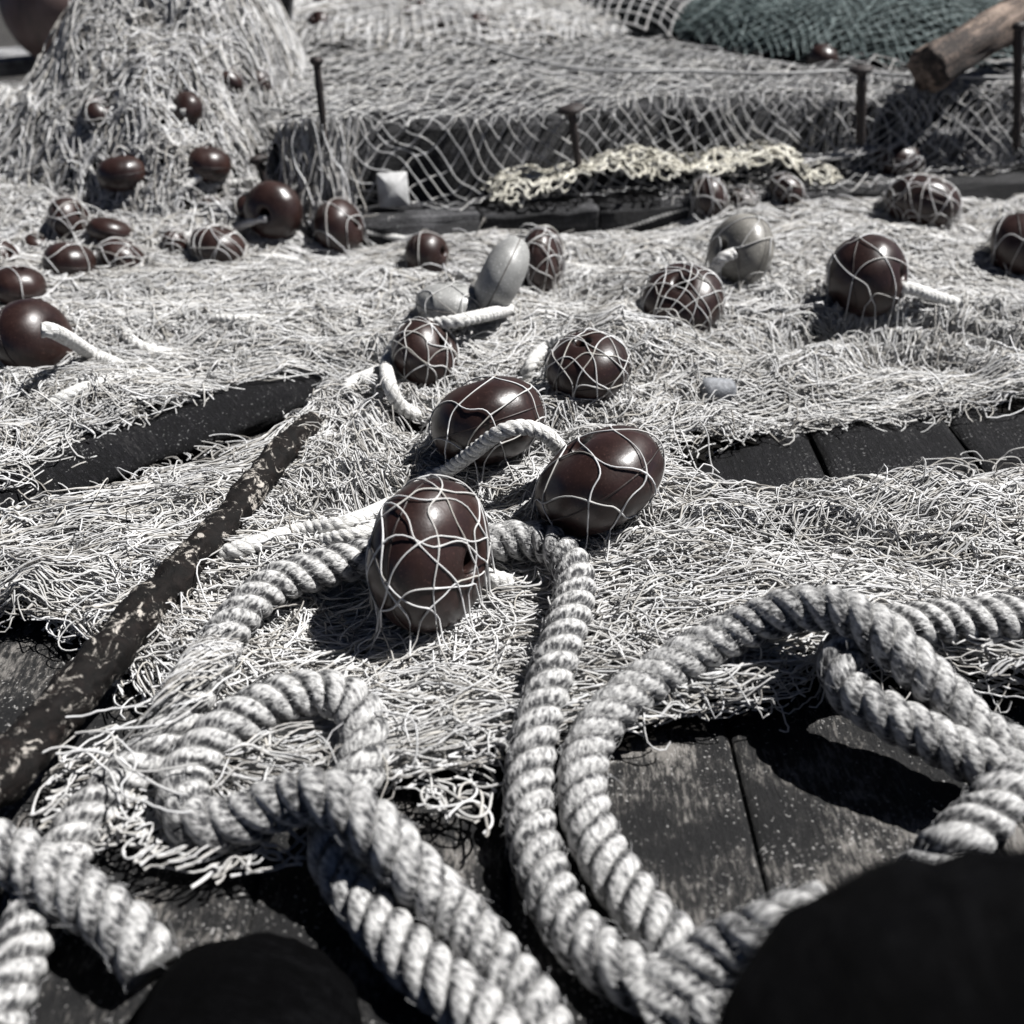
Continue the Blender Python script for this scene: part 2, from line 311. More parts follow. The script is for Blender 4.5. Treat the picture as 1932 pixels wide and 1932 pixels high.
# ------------------------------------------------------------------ strand makers
mWide = blur((mNear | mFar).astype(float), 9); gEx, gEy = np.gradient(mWide); gEl = np.hypot(gEx, gEy); EDT = np.arctan2(gEx*-1, gEy); EDT = np.where(EDT > PI/2, EDT-PI, np.where(EDT < -PI/2, EDT+PI, EDT)); EDW = smooth(.004, .018, gEl)
def flow(x, y):
    f = .08+.50*N1(x*2.3+7, y*2.9+3)+.30*N2(x*6+1, y*7+5); w_ = look(EDW, x, y); return f*(1-w_)+look(EDT, x, y)*w_
def make_strands(mask, guides, per, N, ds, spread, curl, lay, flowf=flow, jit=.25, extra=None, Hf=None, zoff=0.0, keep=.985, slope=False, xr=None, yr=None):
    Hf = Hf or (lambda x, y: look(NETH, x, y))
    xs = []; need = guides; 
    x0, x1 = xr or (GX0, GX1); y0, y1 = yr or (GY0, GY1)
    got = np.zeros((0, 2))
    while len(got) < guides:
        c = np.stack([R_.uniform(x0, x1, guides*3), R_.uniform(y0, y1, guides*3)], 1); ok = mask(c[:, 0], c[:, 1])
        if slope:
            g1 = (Hf(c[:, 0]+.006, c[:, 1])-Hf(c[:, 0]-.006, c[:, 1]))/.012; g2 = (Hf(c[:, 0], c[:, 1]+.006)-Hf(c[:, 0], c[:, 1]-.006))/.012
            ok = ok & (R_.random(len(c)) < np.sqrt(1+g1*g1+g2*g2)/5)
        got = np.vstack([got, c[ok]])
    got = got[:guides]; G = guides
    gth = R_.normal(0, jit, G); sgn = R_.choice([-1, 1], G)
    S = G*per; gi = np.repeat(np.arange(G), per)
    th0 = flowf(got[:, 0], got[:, 1])+gth
    off = R_.normal(0, spread, S); al = R_.uniform(-.5, .5, S)*N*ds*.8
    c, s = np.cos(th0)[gi], np.sin(th0)[gi]
    pos = got[gi]+np.stack([-s*off+c*al, c*off+s*al], 1)-np.stack([c, s], 1)*(N*ds*.5*(.4 if slope else 1))
    k = np.zeros(S); dth = R_.normal(0, .12, S); z = R_.normal(0, 1, S); lays = R_.uniform(-.4, 1, S)
    out = np.empty((S, N, 3)); cur = np.where(R_.random(S) < .3, 2.2, 1.0)*curl
    dse = np.full(S, ds); hp = None
    for i in range(N):
        hh = Hf(pos[:, 0], pos[:, 1])
        if slope and hp is not None: dse = ds/np.sqrt(1+((hh-hp)/np.maximum(dse, 1e-4))**2)
        hp = hh
        out[:, i, 0] = pos[:, 0]; out[:, i, 1] = pos[:, 1]; out[:, i, 2] = hh+lays*lay+z*.0022+zoff
        k = .86*k+R_.normal(0, 1, S)*cur; dth = (.985-.45*look(EDW, pos[:, 0], pos[:, 1])*(not slope))*dth+k*ds
        z = .95*z+.26*R_.normal(0, 1, S)
        th = flowf(pos[:, 0], pos[:, 1])+gth[gi]+dth
        pos = pos+np.stack([np.cos(th), np.sin(th)], 1)*dse[:, None]
    ins = mask(out[:, :, 0].ravel(), out[:, :, 1].ravel()).reshape(S, N)
    out = out[ins.mean(1) >= keep]
    return out
def knot_rad(S, N, r, p=.035, k=1.9):
    a = np.full((S, N), r)*R_.uniform(.8, 1.15, (S, 1)); kn = R_.random((S, N)) < p; a[kn] *= k; return a
def make_loops(mask, n, rlo, rhi, N=16, Hf=None, xr=None, yr=None, up=.6):
    Hf = Hf or (lambda x, y: look(NETH, x, y))
    x0, x1 = xr or (GX0, GX1); y0, y1 = yr or (GY0, GY1); got = np.zeros((0, 2))
    while len(got) < n:
        c = np.stack([R_.uniform(x0, x1, n*4), R_.uniform(y0, y1, n*4)], 1); got = np.vstack([got, c[mask(c[:, 0], c[:, 1])]])
    c = got[:n]; r = R_.uniform(rlo, rhi, n); a0 = R_.uniform(0, 2*PI, n); arc = R_.uniform(2.2, 5.8, n); tilt = np.abs(R_.normal(0, up, n)); az = R_.uniform(0, 2*PI, n); el = R_.uniform(.5, 1, n)
    t = a0[:, None]+arc[:, None]*np.linspace(0, 1, N)[None]
    rr = r[:, None]*(1+.25*np.sin(2*t+a0[:, None])); u = rr*np.cos(t); v = rr*np.sin(t)*el[:, None]
    ca, sa = np.cos(az)[:, None], np.sin(az)[:, None]; vt = v*np.cos(tilt)[:, None]
    X = c[:, :1]+u*ca-vt*sa; Y = c[:, 1:]+u*sa+vt*ca
    Z = Hf(X.ravel(), Y.ravel()).reshape(X.shape)+.010+np.maximum(v*np.sin(tilt)[:, None]+r[:, None]*np.sin(tilt)[:, None]*.6, -.002)
    return np.stack([X, Y, Z], -1)
def under_mesh(name, maskarr, scale, mat, parent, step=2):
    """opaque mat of packed twine below the strands, shade between them in its colour"""
    A = maskarr[::step, ::step]; x = gx[::step]; y = gy[::step]; nx, ny = A.shape
    Z = NETH[::step, ::step]*scale-.002+.003*N3(GXX[::step, ::step]*60, GYY[::step, ::step]*70)*A
    V = np.stack([GXX[::step, ::step], GYY[::step, ::step], np.maximum(Z, .002)], -1).reshape(-1, 3)
    f = grid_faces(nx, ny); ok = A.reshape(-1)[f].min(1) > .5; f = f[ok][:, ::-1]
    used = np.unique(f); rm = np.zeros(len(V), int); rm[used] = np.arange(len(used))
    return raw_mesh(name, V[used], rm[f][:, ::-1], mat, parent)
def dist_density(c):  # used to thin far strands
    return c
def diamond(nu, nv, cu, cv, sub=5):
    """polylines (E,sub+1,2) of a diamond mesh over nu x nv cells"""
    E = []
    for j in range(nv):
        for i in range(nu):
            a = ((i+.5*(j % 2))*cu, j*cv*.5)
            for di in (-.5, .5):
                b = (a[0]+di*cu, (j+1)*cv*.5); E.append((a, b))
    E = np.array(E, float); t = np.linspace(0, 1, sub+1)[None, :, None]
    return E[:, :1]*(1-t)+E[:, 1:]*t
def end_knots(E, N, r, k=1.75):
    a = np.full((E, N), r); a[:, 0] *= k; a[:, -1] *= k; a[:, 1] *= 1.1; a[:, -2] *= 1.1; return a
def warp(uv, amp, f, seed):
    u, v = uv[..., 0], uv[..., 1]
    return np.stack([u+amp*N1(u*f+seed, v*f+2*seed)+amp*.5*N3(u*f*2.7+seed, v*f*2.7), v+amp*N2(u*f+3*seed, v*f+seed)+amp*.5*N4(u*f*2.7, v*f*2.7+seed)], -1)

def gathered(mask, x0, x1, y0, y1, cu, cv, rot, seed, Hf, lay, slack, sub=6, zoff=0.0, w=(.035, .014, .006), fl=None):
    """a knotted diamond mesh pulled together across its width and laid in folds over the heap Hf"""
    rng = np.random.default_rng(seed); W = (x1-x0)*1.15; Hh = (y1-y0)*1.35; cx, cy = (x0+x1)/2, (y0+y1)/2
    e = diamond(int(Hh/cu)+1, int(2*W/cv)+1, cu, cv, sub)-np.array([Hh/2, W/2])
    x, y = e[..., 1], e[..., 0]
    if fl is not None: y = y+fl(x, y)
    q = np.stack([x, y], -1)
    q = warp(q, w[0], 5.0, seed*1.31); q = warp(q, w[1], 19.0, seed*2.17+3); q = warp(q, w[2], 55.0, seed*.77+9)
    E = len(q); t = np.linspace(0, 1, q.shape[1])[None]; d = q[:, -1]-q[:, 0]; L = np.linalg.norm(d, axis=1, keepdims=True)+1e-6; n = np.stack([-d[:, 1], d[:, 0]], 1)/L
    b = np.sin(PI*t)*rng.normal(0, slack, (E, 1))+np.sin(2*PI*t)*rng.normal(0, slack*.6, (E, 1)); q = q+n[:, None]*b[..., None]
    ca, sa = math.cos(rot), math.sin(rot); X = cx+q[..., 0]*ca-q[..., 1]*sa; Y = cy+q[..., 0]*sa+q[..., 1]*ca
    ok = mask(X.ravel(), Y.ravel()).reshape(X.shape).all(1); X, Y, e, t2 = X[ok], Y[ok], e[ok], np.repeat(t, ok.sum(), 0)
    z = Hf(X.ravel(), Y.ravel()).reshape(X.shape)+lay*(.5+.5*N2(e[..., 0]*26+seed, e[..., 1]*15)+.35*N4(e[..., 0]*70+seed, e[..., 1]*40))+np.sin(PI*t2)*np.abs(rng.normal(0, slack*.7, (len(X), 1)))+zoff
    return np.stack([X, Y, z], -1)
# ------------------------------------------------------------------ deck and ground
def plank_deck():
    w = .171; k0 = P(1540, 870, 0)[0]; A = Acc(); a = []
    ys = np.linspace(.05, 1.95, 60)
    for i in range(-9, 7):
        xl = k0+i*w+.0006+R_.uniform(-.0003, .0006); xr = k0+(i+1)*w-.0006; zt = R_.uniform(-.004, .003)
        prof = [(xl, -.05), (xl, -.006), (xl+.003, -.0015), (xl+.008, 0)]+[(xl+.008+(xr-xl-.016)*t, 0) for t in np.linspace(.08, .92, 12)]+[(xr-.008, 0), (xr-.003, -.0015), (xr, -.006), (xr, -.05)]
        pr = np.array(prof); X = pr[:, 0][None]+.0015*N1(ys*9+i*3, ys*0+i)[:, None]; Zn = pr[:, 1][None]+zt+.0022*N2(pr[:, 0][None]*60, ys[:, None]*5)
        V = np.stack([X+0*ys[:, None], ys[:, None]+0*X, Zn], -1); A.add(V.reshape(-1, 3), grid_faces(len(ys), len(pr))[:, ::-1])
    return struct(A.build('deck', M['deckwood']))
plank_deck()
gv = np.array([[-30, -20, -.16], [30, -20, -.16], [30, 40, -.16], [-30, 40, -.16]]); struct(raw_mesh('ground', gv, [[0, 1, 2, 3]], M['ground'], smooth_=False))

# ------------------------------------------------------------------ timbers
def sweep_profile(name, a, b, prof, mat, seg=60, namp=.004, parent=None, seed=0, rend=0, capd=.004):
    """prof: closed list of (side, up); swept from a to b"""
    a = np.asarray(a, float); b = np.asarray(b, float); L = np.linalg.norm(b-a); d = (b-a)/L; s = np.cross(d, [0, 0, 1.0]); s /= np.linalg.norm(s); u = np.cross(s, d)
    pr = np.array(prof); t = np.linspace(0, L, seg); n = len(pr)
    nz = namp*N3(t[:, None]*7+seed*3.1, np.arange(n)[None]*.9+seed)+namp*.5*N4(t[:, None]*31+seed, np.arange(n)[None]*1.7)
    sc = 1+nz/np.maximum(np.linalg.norm(pr, axis=1), .01)[None]
    if rend: sc = sc*np.sqrt(np.clip(1-np.clip(1-t/rend, 0, 1)**2, .0, 1))[:, None]
    V = np.stack([t[:, None]+0*sc, pr[:, 0][None]*sc, pr[:, 1][None]*sc], -1).reshape(-1, 3)
    f = grid_faces(seg, n, True)
    V = np.vstack([V, [[-capd, 0, pr[:, 1].mean()], [L+capd, 0, pr[:, 1].mean()]]]); c0, c1 = len(V)-2, len(V)-1
    tr = [[c0, (j+1) % n, j] for j in range(n)]+[[c1, (seg-1)*n+j, (seg-1)*n+(j+1) % n] for j in range(n)]
    o = raw_mesh(name, V, f, mat, None, tris=tr)
    mw = Matrix(((d[0], s[0], u[0], a[0]), (d[1], s[1], u[1], a[1]), (d[2], s[2], u[2], a[2]), (0, 0, 0, 1)))
    o.matrix_world = mw
    if parent is not None: o.parent = parent; o.matrix_parent_inverse = parent.matrix_world.inverted()
    return o
def rect_prof(x0, x1, z0, z1, r=.01, n=5):
    pts = []
    for (cx, cz, a0) in ((x1-r, z1-r, 0), (x0+r, z1-r, PI/2), (x0+r, z0+r, PI), (x1-r, z0+r, 1.5*PI)):
        for k in range(n+1): a = a0+k/n*PI/2; pts.append((cx+r*math.cos(a), cz+r*math.sin(a)))
    return pts
def round_prof(rx, rz, n=22, lump=.05):
    return [(rx*math.cos(2*PI*k/n)*(1+lump*math.sin(3*k)), rz*math.sin(2*PI*k/n)*(1+lump*math.cos(2.3*k))) for k in range(n)]
def along(off, s, z): p = S1a[:2]+d1*s+n1*off; return np.array([p[0], p[1], z])
# lower step in three abutting lengths, higher step timber behind it
sA = float(np.dot(P(905, 400, .085)[:2]-S1a[:2], d1)); sB = float(np.dot(P(1127, 385, .085)[:2]-S1a[:2], d1))
for s0, s1, lab in ((SLEFT, sA-.002, 'dark splintered length of low step timber, left of the two seams'), (sA+.003, sB-.002, 'dark grey middle length of low step timber between two seams'), (sB+.003, 1.6, 'dark length of low step timber running right, under the cream net')):
    o = sweep_profile('step_timber', along(.04, s0, .03), along(.04, s1, .03), rect_prof(-.04, .045, -.035, STEP1-.03, .012), M['beam'], 50, .005, seed=s0*9)
    tag(o, lab, 'timber', 'timbers of the low step')
o = sweep_profile('ledge_timber', along(S2OFF+.12, SLEFT, .1), along(S2OFF+.12, 2.6, .1), rect_prof(-.13, .115, -.12, STEP2-.10, .015), M['beam'], 110, .006, seed=5)
tag(o, 'long dark ledge timber behind the low step, draped with coarse white net', 'timber')
b0 = along(S2OFF+.24, -1.6, STEP2-.02); 
pl = Acc()
for k in range(13):
    y0 = S2OFF+.24+k*.16; V = []
    p = [along(y0+.003, SLEFT, 0), along(y0+.003, 4.5, 0), along(y0+.155, 4.5, 0), along(y0+.155, SLEFT, 0)]
    zz = STEP2-.014+R_.uniform(-.004, .004)
    vv = np.array([[*q[:2], z] for z in (zz-.05, zz) for q in p]); pl.add(vv, np.array([[4, 5, 6, 7], [0, 1, 5, 4], [1, 2, 6, 5], [2, 3, 7, 6], [3, 0, 4, 7]]))
struct(pl.build('platform', M['beam']))
# grey timber on the right behind the near net
o = sweep_profile('edge_timber', P(1725, 262, .14), P(2150, 208, .14), rect_prof(-.05, .04, -.09, .016, .012), M['greybeam'], 40, .006, seed=8)
tag(o, 'weathered grey timber with a dark underside at the right edge', 'timber')
# diagonal timber on the left
a = P(-70, 985, .0); b_ = P(690, 700, .0)
o = sweep_profile('driftwood_timber', a+[0, 0, .014], b_+[0, 0, .014], round_prof(.055, .026, 26, .03), M['tarwood'], 70, .004, seed=2)
tag(o, 'dark tarred timber slanting out of the nets beyond the rusty bar', 'timber')
# flat tarred patch of decking in the right gap
q = [P(1200, 970, 0), P(2150, 930, 0), P(2150, 720, 0), P(1200, 780, 0)]
def tar_boards():
    k0 = P(1540, 870, 0)[0]; w = .171
    for i, lab in ((-2, 'black tarred board mostly buried in net, beside the large floats'), (-1, 'black tarred board left of the open seam in the right gap'), (0, 'black tarred board right of the open seam in the right gap'), (1, 'black tarred board at the right edge of the gap')):
        ys = np.linspace(.98, 1.52, 70); xs = np.linspace(0, 1, 22); xl = k0+i*w+.003; xr = k0+(i+1)*w-.0025
        X = xl+(xr-xl)*xs[None]+.0025*N1(ys*14+i*5, ys*0+i)[:, None]*np.array([1]+[0]*20+[1])[None]
        e = np.minimum(xs, 1-xs)*(xr-xl); Z = .012-.006*np.exp(-e/.004)[None]+.0016*N2(xs[None]*14+i*3, ys[:, None]*5)+0*ys[:, None]
        V = np.stack([X, ys[:, None]+0*X, Z], -1); f = grid_faces(70, 22)[:, ::-1]
        top = V.reshape(-1, 3); bot = top.copy(); bot[:, 2] = .0045
        n = len(top); ring = list(range(0, 22))+[r*22+21 for r in range(1, 70)]+[69*22+c for c in range(20, -1, -1)]+[r*22 for r in range(68, 0, -1)]
        side = [[ring[j], ring[(j+1) % len(ring)], ring[(j+1) % len(ring)]+n, ring[j]+n] for j in range(len(ring))]
        o = raw_mesh('tarred_board', np.vstack([top, bot]), np.vstack([f, side]), M['tarwood']); tag(o, lab, 'board', 'tarred boards in the right gap')
tar_boards()
# near black post and shadow mass, out of focus
def bollard():
    c = np.array([.169, .165]); prof = [(.0, .206), (.03, .205), (.06, .202), (.09, .194), (.112, .182), (.128, .164), (.135, .15), (.132, .12), (.12, .09), (.112, .04), (.112, -.05)]
    pr, pz = np.array(prof).T; t = np.linspace(0, 1, 44); r = .865*np.interp(t, np.linspace(0, 1, len(pr)), pr); z = np.interp(t, np.linspace(0, 1, len(pr)), pz); z = np.where(z > .0, .168+.72*z, z); a = np.linspace(0, 2*PI, 60, endpoint=False)
    d = 1+.05*N1(np.cos(a)[None]*2.2+z[:, None]*9, np.sin(a)[None]*2.2+3)+.025*N2(np.cos(a)[None]*7, np.sin(a)[None]*7+z[:, None]*30); X = c[0]+r[:, None]*np.cos(a)[None]*d; Y = c[1]+r[:, None]*np.sin(a)[None]*d; Z = z[:, None]+.010*N3(X*24, Y*24)+.006*N4(X*70, Y*70)+.22*(X-c[0])
    o = raw_mesh('mooring_post', np.stack([X, Y, Z], -1).reshape(-1, 3), grid_faces(44, 60, True)[:, ::-1], M['black']); tag(o, 'big black tarred mooring post filling the near right corner, out of focus', 'post')
bollard()
o = sweep_profile('shadow_mass', np.array([-.150, .452, -.02]), np.array([-.175, .15, .02]), round_prof(.070, .060, 48, .0), M['black'], 90, .004, seed=6, rend=.075)  # solid black shape modelled in place of a shadow on the deck
tag(o, 'black rounded mass standing for a shadow at the lower left', 'timber')

# ------------------------------------------------------------------ main nets
def lk(mask): return lambda x, y: look(mask, x, y) & (np.asarray(x) > GX0+.02) & (np.asarray(x) < GX1-.02)
c = P(900, 1100, .02); near_net = empty('fishing_net', c, 'white tangled fishing net covering the near deck beneath the thick ropes', 'net', 'fishing nets heaped on the deck')
under_mesh('underlayer', mEdge*(mNear | (mEdge > .6)) * (GYY < 1.62) * (~mFar), .75, M['under'], near_net)
visN = lambda x, y: look(mNear, x, y) & (np.abs(x) < .62*y+.12)
A = Acc(); ar = dict(xr=(-.95, .95), yr=(.55, 1.45))
HN = lambda x, y: look(NETH, x, y)
for k in range(6):
    g = gathered(visN, -.9, .9, .58, 1.40, .0088+.001*(k % 3), .072+.006*(k % 2), [.06, -.14, .20, .0, -.22, .12][k], 21+k, HN, .020, .0026, 8, .0035*k-.008, w=(.055, .016, .0034)); A.tubes(g, end_knots(len(g), 9, .00074, 1.9)*R_.uniform(.85, 1.15, (len(g), 1)), 4)
s = make_strands(visN, 300, 9, 46, .0065, .005, 4.5, .014, jit=.2, zoff=.007, **ar); A.tubes(s, knot_rad(*s.shape[:2], .00074), 4)
s = make_strands(visN, 600, 1, 60, .005, .0, 20, .012, jit=.4, zoff=.010, **ar); A.tubes(s, knot_rad(*s.shape[:2], .00074), 4)
A.build('strands', M['twine'], near_net)
A = Acc(); s = make_loops(visN, 1500, .007, .026, **ar); A.tubes(s, .00074, 4); LOOPN = A
c = P(1000, 600, .03); far_net = empty('fishing_net', c, 'white tangled net with brown floats spread across the middle of the deck', 'net', 'fishing nets heaped on the deck')
under_mesh('underlayer', mEdge*(mFar | ((mEdge > .6) & ~mNear & (GYY > 1.1))) * ((s1dist(GXX, GYY) < .02) | (s1along(GXX, GYY) < SLEFT)), .75, M['under'], far_net)
visF = lambda x, y: look(mFar, x, y) & (np.abs(x) < .60*y+.15)
A = Acc(); ar = dict(xr=(-1.5, 1.75), yr=(.95, 2.5))
for k in range(5):
    g = gathered(visF, -1.4, 1.6, .98, 2.15, .0108+.001*(k % 3), .078+.006*(k % 2), [.10, -.10, .22, .0, -.2][k], 41+k, HN, .024, .003, 7, .004*k-.008, w=(.065, .020, .0045)); A.tubes(g, end_knots(len(g), 8, .00092, 1.8)*R_.uniform(.85, 1.15, (len(g), 1))*np.clip(g[:, :1, 1]/1.5, .72, 1.1), 3)
s = make_strands(visF, 600, 10, 36, .0095, .010, 5, .018, jit=.25, zoff=.009, **ar); A.tubes(s, knot_rad(*s.shape[:2], .00092)*np.clip(s[:, :1, 1]/1.5, .72, 1.1), 3)
s = make_strands(visF, 1500, 1, 44, .0075, .0, 16, .018, jit=.4, zoff=.009, **ar); A.tubes(s, knot_rad(*s.shape[:2], .00092)*np.clip(s[:, :1, 1]/1.5, .72, 1.1), 3)
A.build('strands', M['twine'], far_net)
A = Acc(); s = make_loops(visF, 2200, .008, .030, **ar); A.tubes(s, .00095, 3); LOOPF = A
# edge loops straying onto the bare wood
def edge_strands(pts, n, par, inward, rad=.00076):
    pts = np.array(pts, float); seg = np.linalg.norm(np.diff(pts, axis=0), axis=1); cs = np.concatenate([[0], np.cumsum(seg)]); L = []
    for k in range(n):
        Ls = R_.uniform(.35, .8); u0 = R_.uniform(-.1, 1.1-Ls); t = np.clip(np.linspace(u0, u0+Ls, 48), 0, 1)*cs[-1]; off = abs(R_.normal(0, 17))*inward-inward*3
        f = R_.uniform(.012, .03); px = np.interp(t, cs, pts[:, 0]); py = np.interp(t, cs, pts[:, 1])+off+8*N1(t*f+k, t*0+k)+2.5*N2(t*f*3+k, t*0+k)
        z = .010+.020*R_.random()+.006*N3(t*.05+k, t*0)
        q = np.array([P(a, b, c) for a, b, c in zip(px, py, z)]); L.append(q)
    EL.setdefault(par.name, []).append(np.array(L))
EL = {}
def edge_loops(pts, n, r0, r1, name, par, rad=.00105):
    pts = np.array(pts, float); seg = np.linalg.norm(np.diff(pts, axis=0), axis=1); cs = np.concatenate([[0], np.cumsum(seg)]); L = []
    for _ in range(n):
        t = R_.uniform(0, cs[-1]); px = np.interp(t, cs, pts[:, 0]); py = np.interp(t, cs, pts[:, 1])+R_.normal(0, 6)
        c = P(px, py, .012); r = R_.uniform(r0, r1); a = np.linspace(R_.uniform(-.6, .3), R_.uniform(2.6, 4.2), 18); el = R_.uniform(.35, .9); up = abs(R_.normal(0, .5)); az = R_.uniform(-.6, .6)
        u = r*np.cos(a)*(1+.2*np.sin(3*a+t)); v = r*np.sin(a)*el
        L.append(np.stack([c[0]+u*math.cos(az)-v*math.cos(up)*math.sin(az), c[1]+u*math.sin(az)+v*math.cos(up), .010+np.maximum(v*math.sin(up), 0)+.002*np.sin(a*2)], 1))
    EL.setdefault(par.name, []).append(np.array(L))
edge_loops([(-20, 962), (110, 940), (200, 905), (330, 866), (480, 842)], 40, .012, .04, 'edge_loops', near_net)
edge_loops([(1300, 925), (1450, 937), (1600, 935), (1700, 910), (1820, 886), (1932, 868)], 46, .008, .03, 'edge_loops', near_net)
edge_loops([(1290, 875), (1420, 815), (1520, 797), (1700, 787), (1800, 772), (1932, 757)], 34, .008, .025, 'edge_loops', far_net)
edge_loops([(0, 1150), (130, 1172), (200, 1230), (230, 1310)], 22, .012, .03, 'edge_loops', near_net)
for pts_, n_, par_, inw_ in (([(-40, 966), (60, 942), (110, 938), (200, 906), (330, 867), (480, 842), (560, 800)], 26, near_net, 1), ([(1290, 910), (1330, 930), (1450, 938), (1600, 935), (1700, 911), (1820, 887), (1960, 862)], 24, near_net, 1),
    ([(1280, 882), (1420, 814), (1520, 794), (1700, 784), (1800, 769), (1960, 750)], 22, far_net, -1), ([(40, 945), (130, 880), (260, 824), (400, 769), (520, 734), (600, 726)], 34, far_net, -1),
    ([(-40, 1150), (130, 1172), (200, 1232), (232, 1305)], 40, near_net, -1), ([(1150, 1388), (1300, 1348), (1480, 1324), (1570, 1288)], 20, near_net, -1), ([(630, 1486), (720, 1466), (950, 1428)], 40, near_net, -1), ([(1760, 1278), (1850, 1300), (1960, 1322)], 26, near_net, -1)):
    edge_strands([(a_, b_+(18 if b_ < 1000 and inw_ > 0 else 0)) for a_, b_ in pts_], n_, par_, inw_)
for q_ in EL[near_net.name]: LOOPN.tubes(q_, .0008, 4)
for q_ in EL[far_net.name]: LOOPF.tubes(q_, .0008, 4)
LOOPN.build('loops', M['twine'], near_net); LOOPF.build('loops', M['twine'], far_net)
# stray strands over the lower left and below the rope loop
def px_mask(poly, z=.01):
    def f(x, y): a, b = proj(np.asarray(x), np.asarray(y), z); return pip(a, b, poly)
    return f
A = Acc(); fl2 = lambda x, y: .42+.5*N1(x*9, y*9)
m1 = px_mask([(90, 1440), (230, 1400), (330, 1480), (420, 1560), (610, 1575), (600, 1650), (430, 1690), (330, 1690), (190, 1630), (60, 1590)])
zz = lambda x, y: 0*x+.012
for k in range(3):
    g = gathered(m1, -.50, .0, .44, .82, .010, .060, [.45, .2, .7][k], 91+k, zz, .012, .004, 8, .003*k, w=(.03, .014, .004)); A.tubes(g, end_knots(len(g), 9, .00085, 1.8), 4)
A.build('loose_strands', M['twine'], near_net); A = Acc()
m2 = px_mask([(730, 1430), (960, 1410), (955, 1500), (880, 1600), (800, 1560), (740, 1500)])
for k in range(2):
    g = gathered(m2, -.30, .1, .50, .90, .011, .060, [.2, -.1][k], 95+k, zz, .012, .004, 8, .003*k, w=(.03, .014, .004)); A.tubes(g, end_knots(len(g), 9, .00085, 1.8), 4)
s = make_loops(m2, 10, .012, .03, 20, Hf=zz, xr=(-.3, .1), yr=(.5, .9), up=.2); A.tubes(s, .0010, 5)
A.build('loose_strands', M['twine'], near_net); A = Acc()
m3 = px_mask([(150, 1440), (300, 1280), (400, 1250), (420, 1330), (330, 1480), (200, 1590), (80, 1620)], .045)
s = make_strands(m3, 9, 3, 22, .0055, .006, 10, .012, flowf=lambda x, y: -.1+.9*N2(x*11, y*11), Hf=lambda x, y: 0*x+.042, keep=.6, xr=(-.5, -.1), yr=(.5, 1)); A.tubes(s, knot_rad(*s.shape[:2], .00085), 5)
A.build('loose_strands', M['twine'], near_net)

# ------------------------------------------------------------------ the mound on the left
mound = empty('fishing_net', (*MOC, 0), 'tall white net mound with floats at the upper left, before the big buoy', 'net', 'fishing nets heaped on the deck')
mm = lambda x, y: (moundH(x, y) > .03) & (x < .0) & (np.asarray(x) > -1.6)
xs = np.arange(-1.6, -.28, .012); ysr = np.arange(1.6, 2.7, .012); XX, YY = np.meshgrid(xs, ysr, indexing='ij'); ZZ = moundH(XX, YY)
f = grid_faces(len(xs), len(ysr)); ok = (ZZ.reshape(-1)[f] > .008).all(1); V = np.stack([XX, YY, ZZ*.955-.006], -1).reshape(-1, 3)
raw_mesh('underlayer', V, f[ok], M['under'], mound)
A = Acc(); mf = lambda x, y: 1.8*N3(x*4, y*4)+.3+1.2*N1(x*9, y*9)
ar = dict(xr=(-1.6, -.28), yr=(1.65, 2.6), Hf=moundH)
for k in range(7):
    g = gathered(mm, -1.6, -.25, 1.5, 2.65, [.030, .022, .034, .017][k % 4], [.046, .052, .040, .055][k % 4], [.15, .8, -.35, .4, -.8, .0, .6][k], 61+k, moundH, .030, .004, 5, .003*k-.004, w=(.09, .034, .008)); A.tubes(g, end_knots(len(g), 6, .0010, 1.9), 3)
s = make_strands(mm, 130, 9, 30, .0095, .008, 6, .02, flowf=mf, slope=True, zoff=.010, **ar); A.tubes(s, knot_rad(*s.shape[:2], .0010), 3)
s = make_strands(mm, 220, 1, 34, .009, 0, 14, .022, flowf=mf, jit=.8, slope=True, zoff=.010, **ar); A.tubes(s, knot_rad(*s.shape[:2], .0010), 3)
# gathered skeins hanging down the front
sk = [make_strands(mm, 24, 16, 26, .011, .007, 2.5, .02, flowf=lambda x, y: 1.3+1.6*N2(x*5, y*5), jit=.4, zoff=.008, slope=True, **ar)]
for s in sk: A.tubes(s, knot_rad(*s.shape[:2], .0014), 3)
s = make_loops(mm, 300, .012, .04, 16, Hf=moundH, xr=(-1.6, -.28), yr=(1.65, 2.6)); A.tubes(s, .0009, 3)
A.build('strands', M['twine'], mound)

# ------------------------------------------------------------------ knotted mesh sheets
def step_map(uv, lift=.004, wob=.006, seed=0):
    """v<0: on the ledge top going back; 0..face: down the face; beyond: forward on the low step"""
    s, v = uv[..., 0], uv[..., 1]; face = STEP2-STEP1
    off = np.where(v < 0, S2OFF-v-.012, np.where(v < face, S2OFF-.014-.018*np.sin(np.clip(v/face, 0, 1)*PI*.5), S2OFF-.032-(v-face)*.9))
    z = np.where(v < 0, STEP2+.006, np.where(v < face, STEP2+.004-v, STEP1+.006))+lift+wob*N5(s*14+seed, v*14)+wob*.5*N4(s*40+seed, v*40)
    z = z+.020*np.maximum(0, N2(s*4+seed, v*5))*(v < 0)
    off = off-np.abs(wob*N1(s*12+seed, v*12))*((v > 0) & (v < face))*1.6
    return np.stack([S1a[0]+d1[0]*s+n1[0]*off, S1a[1]+d1[1]*s+n1[1]*off, z], -1)
drape = empty('fishing_net', along(S2OFF, .5, STEP2), 'coarse grey white net draped over the dark ledge timber at the back', 'net', 'fishing nets draped at the back')
A = Acc()
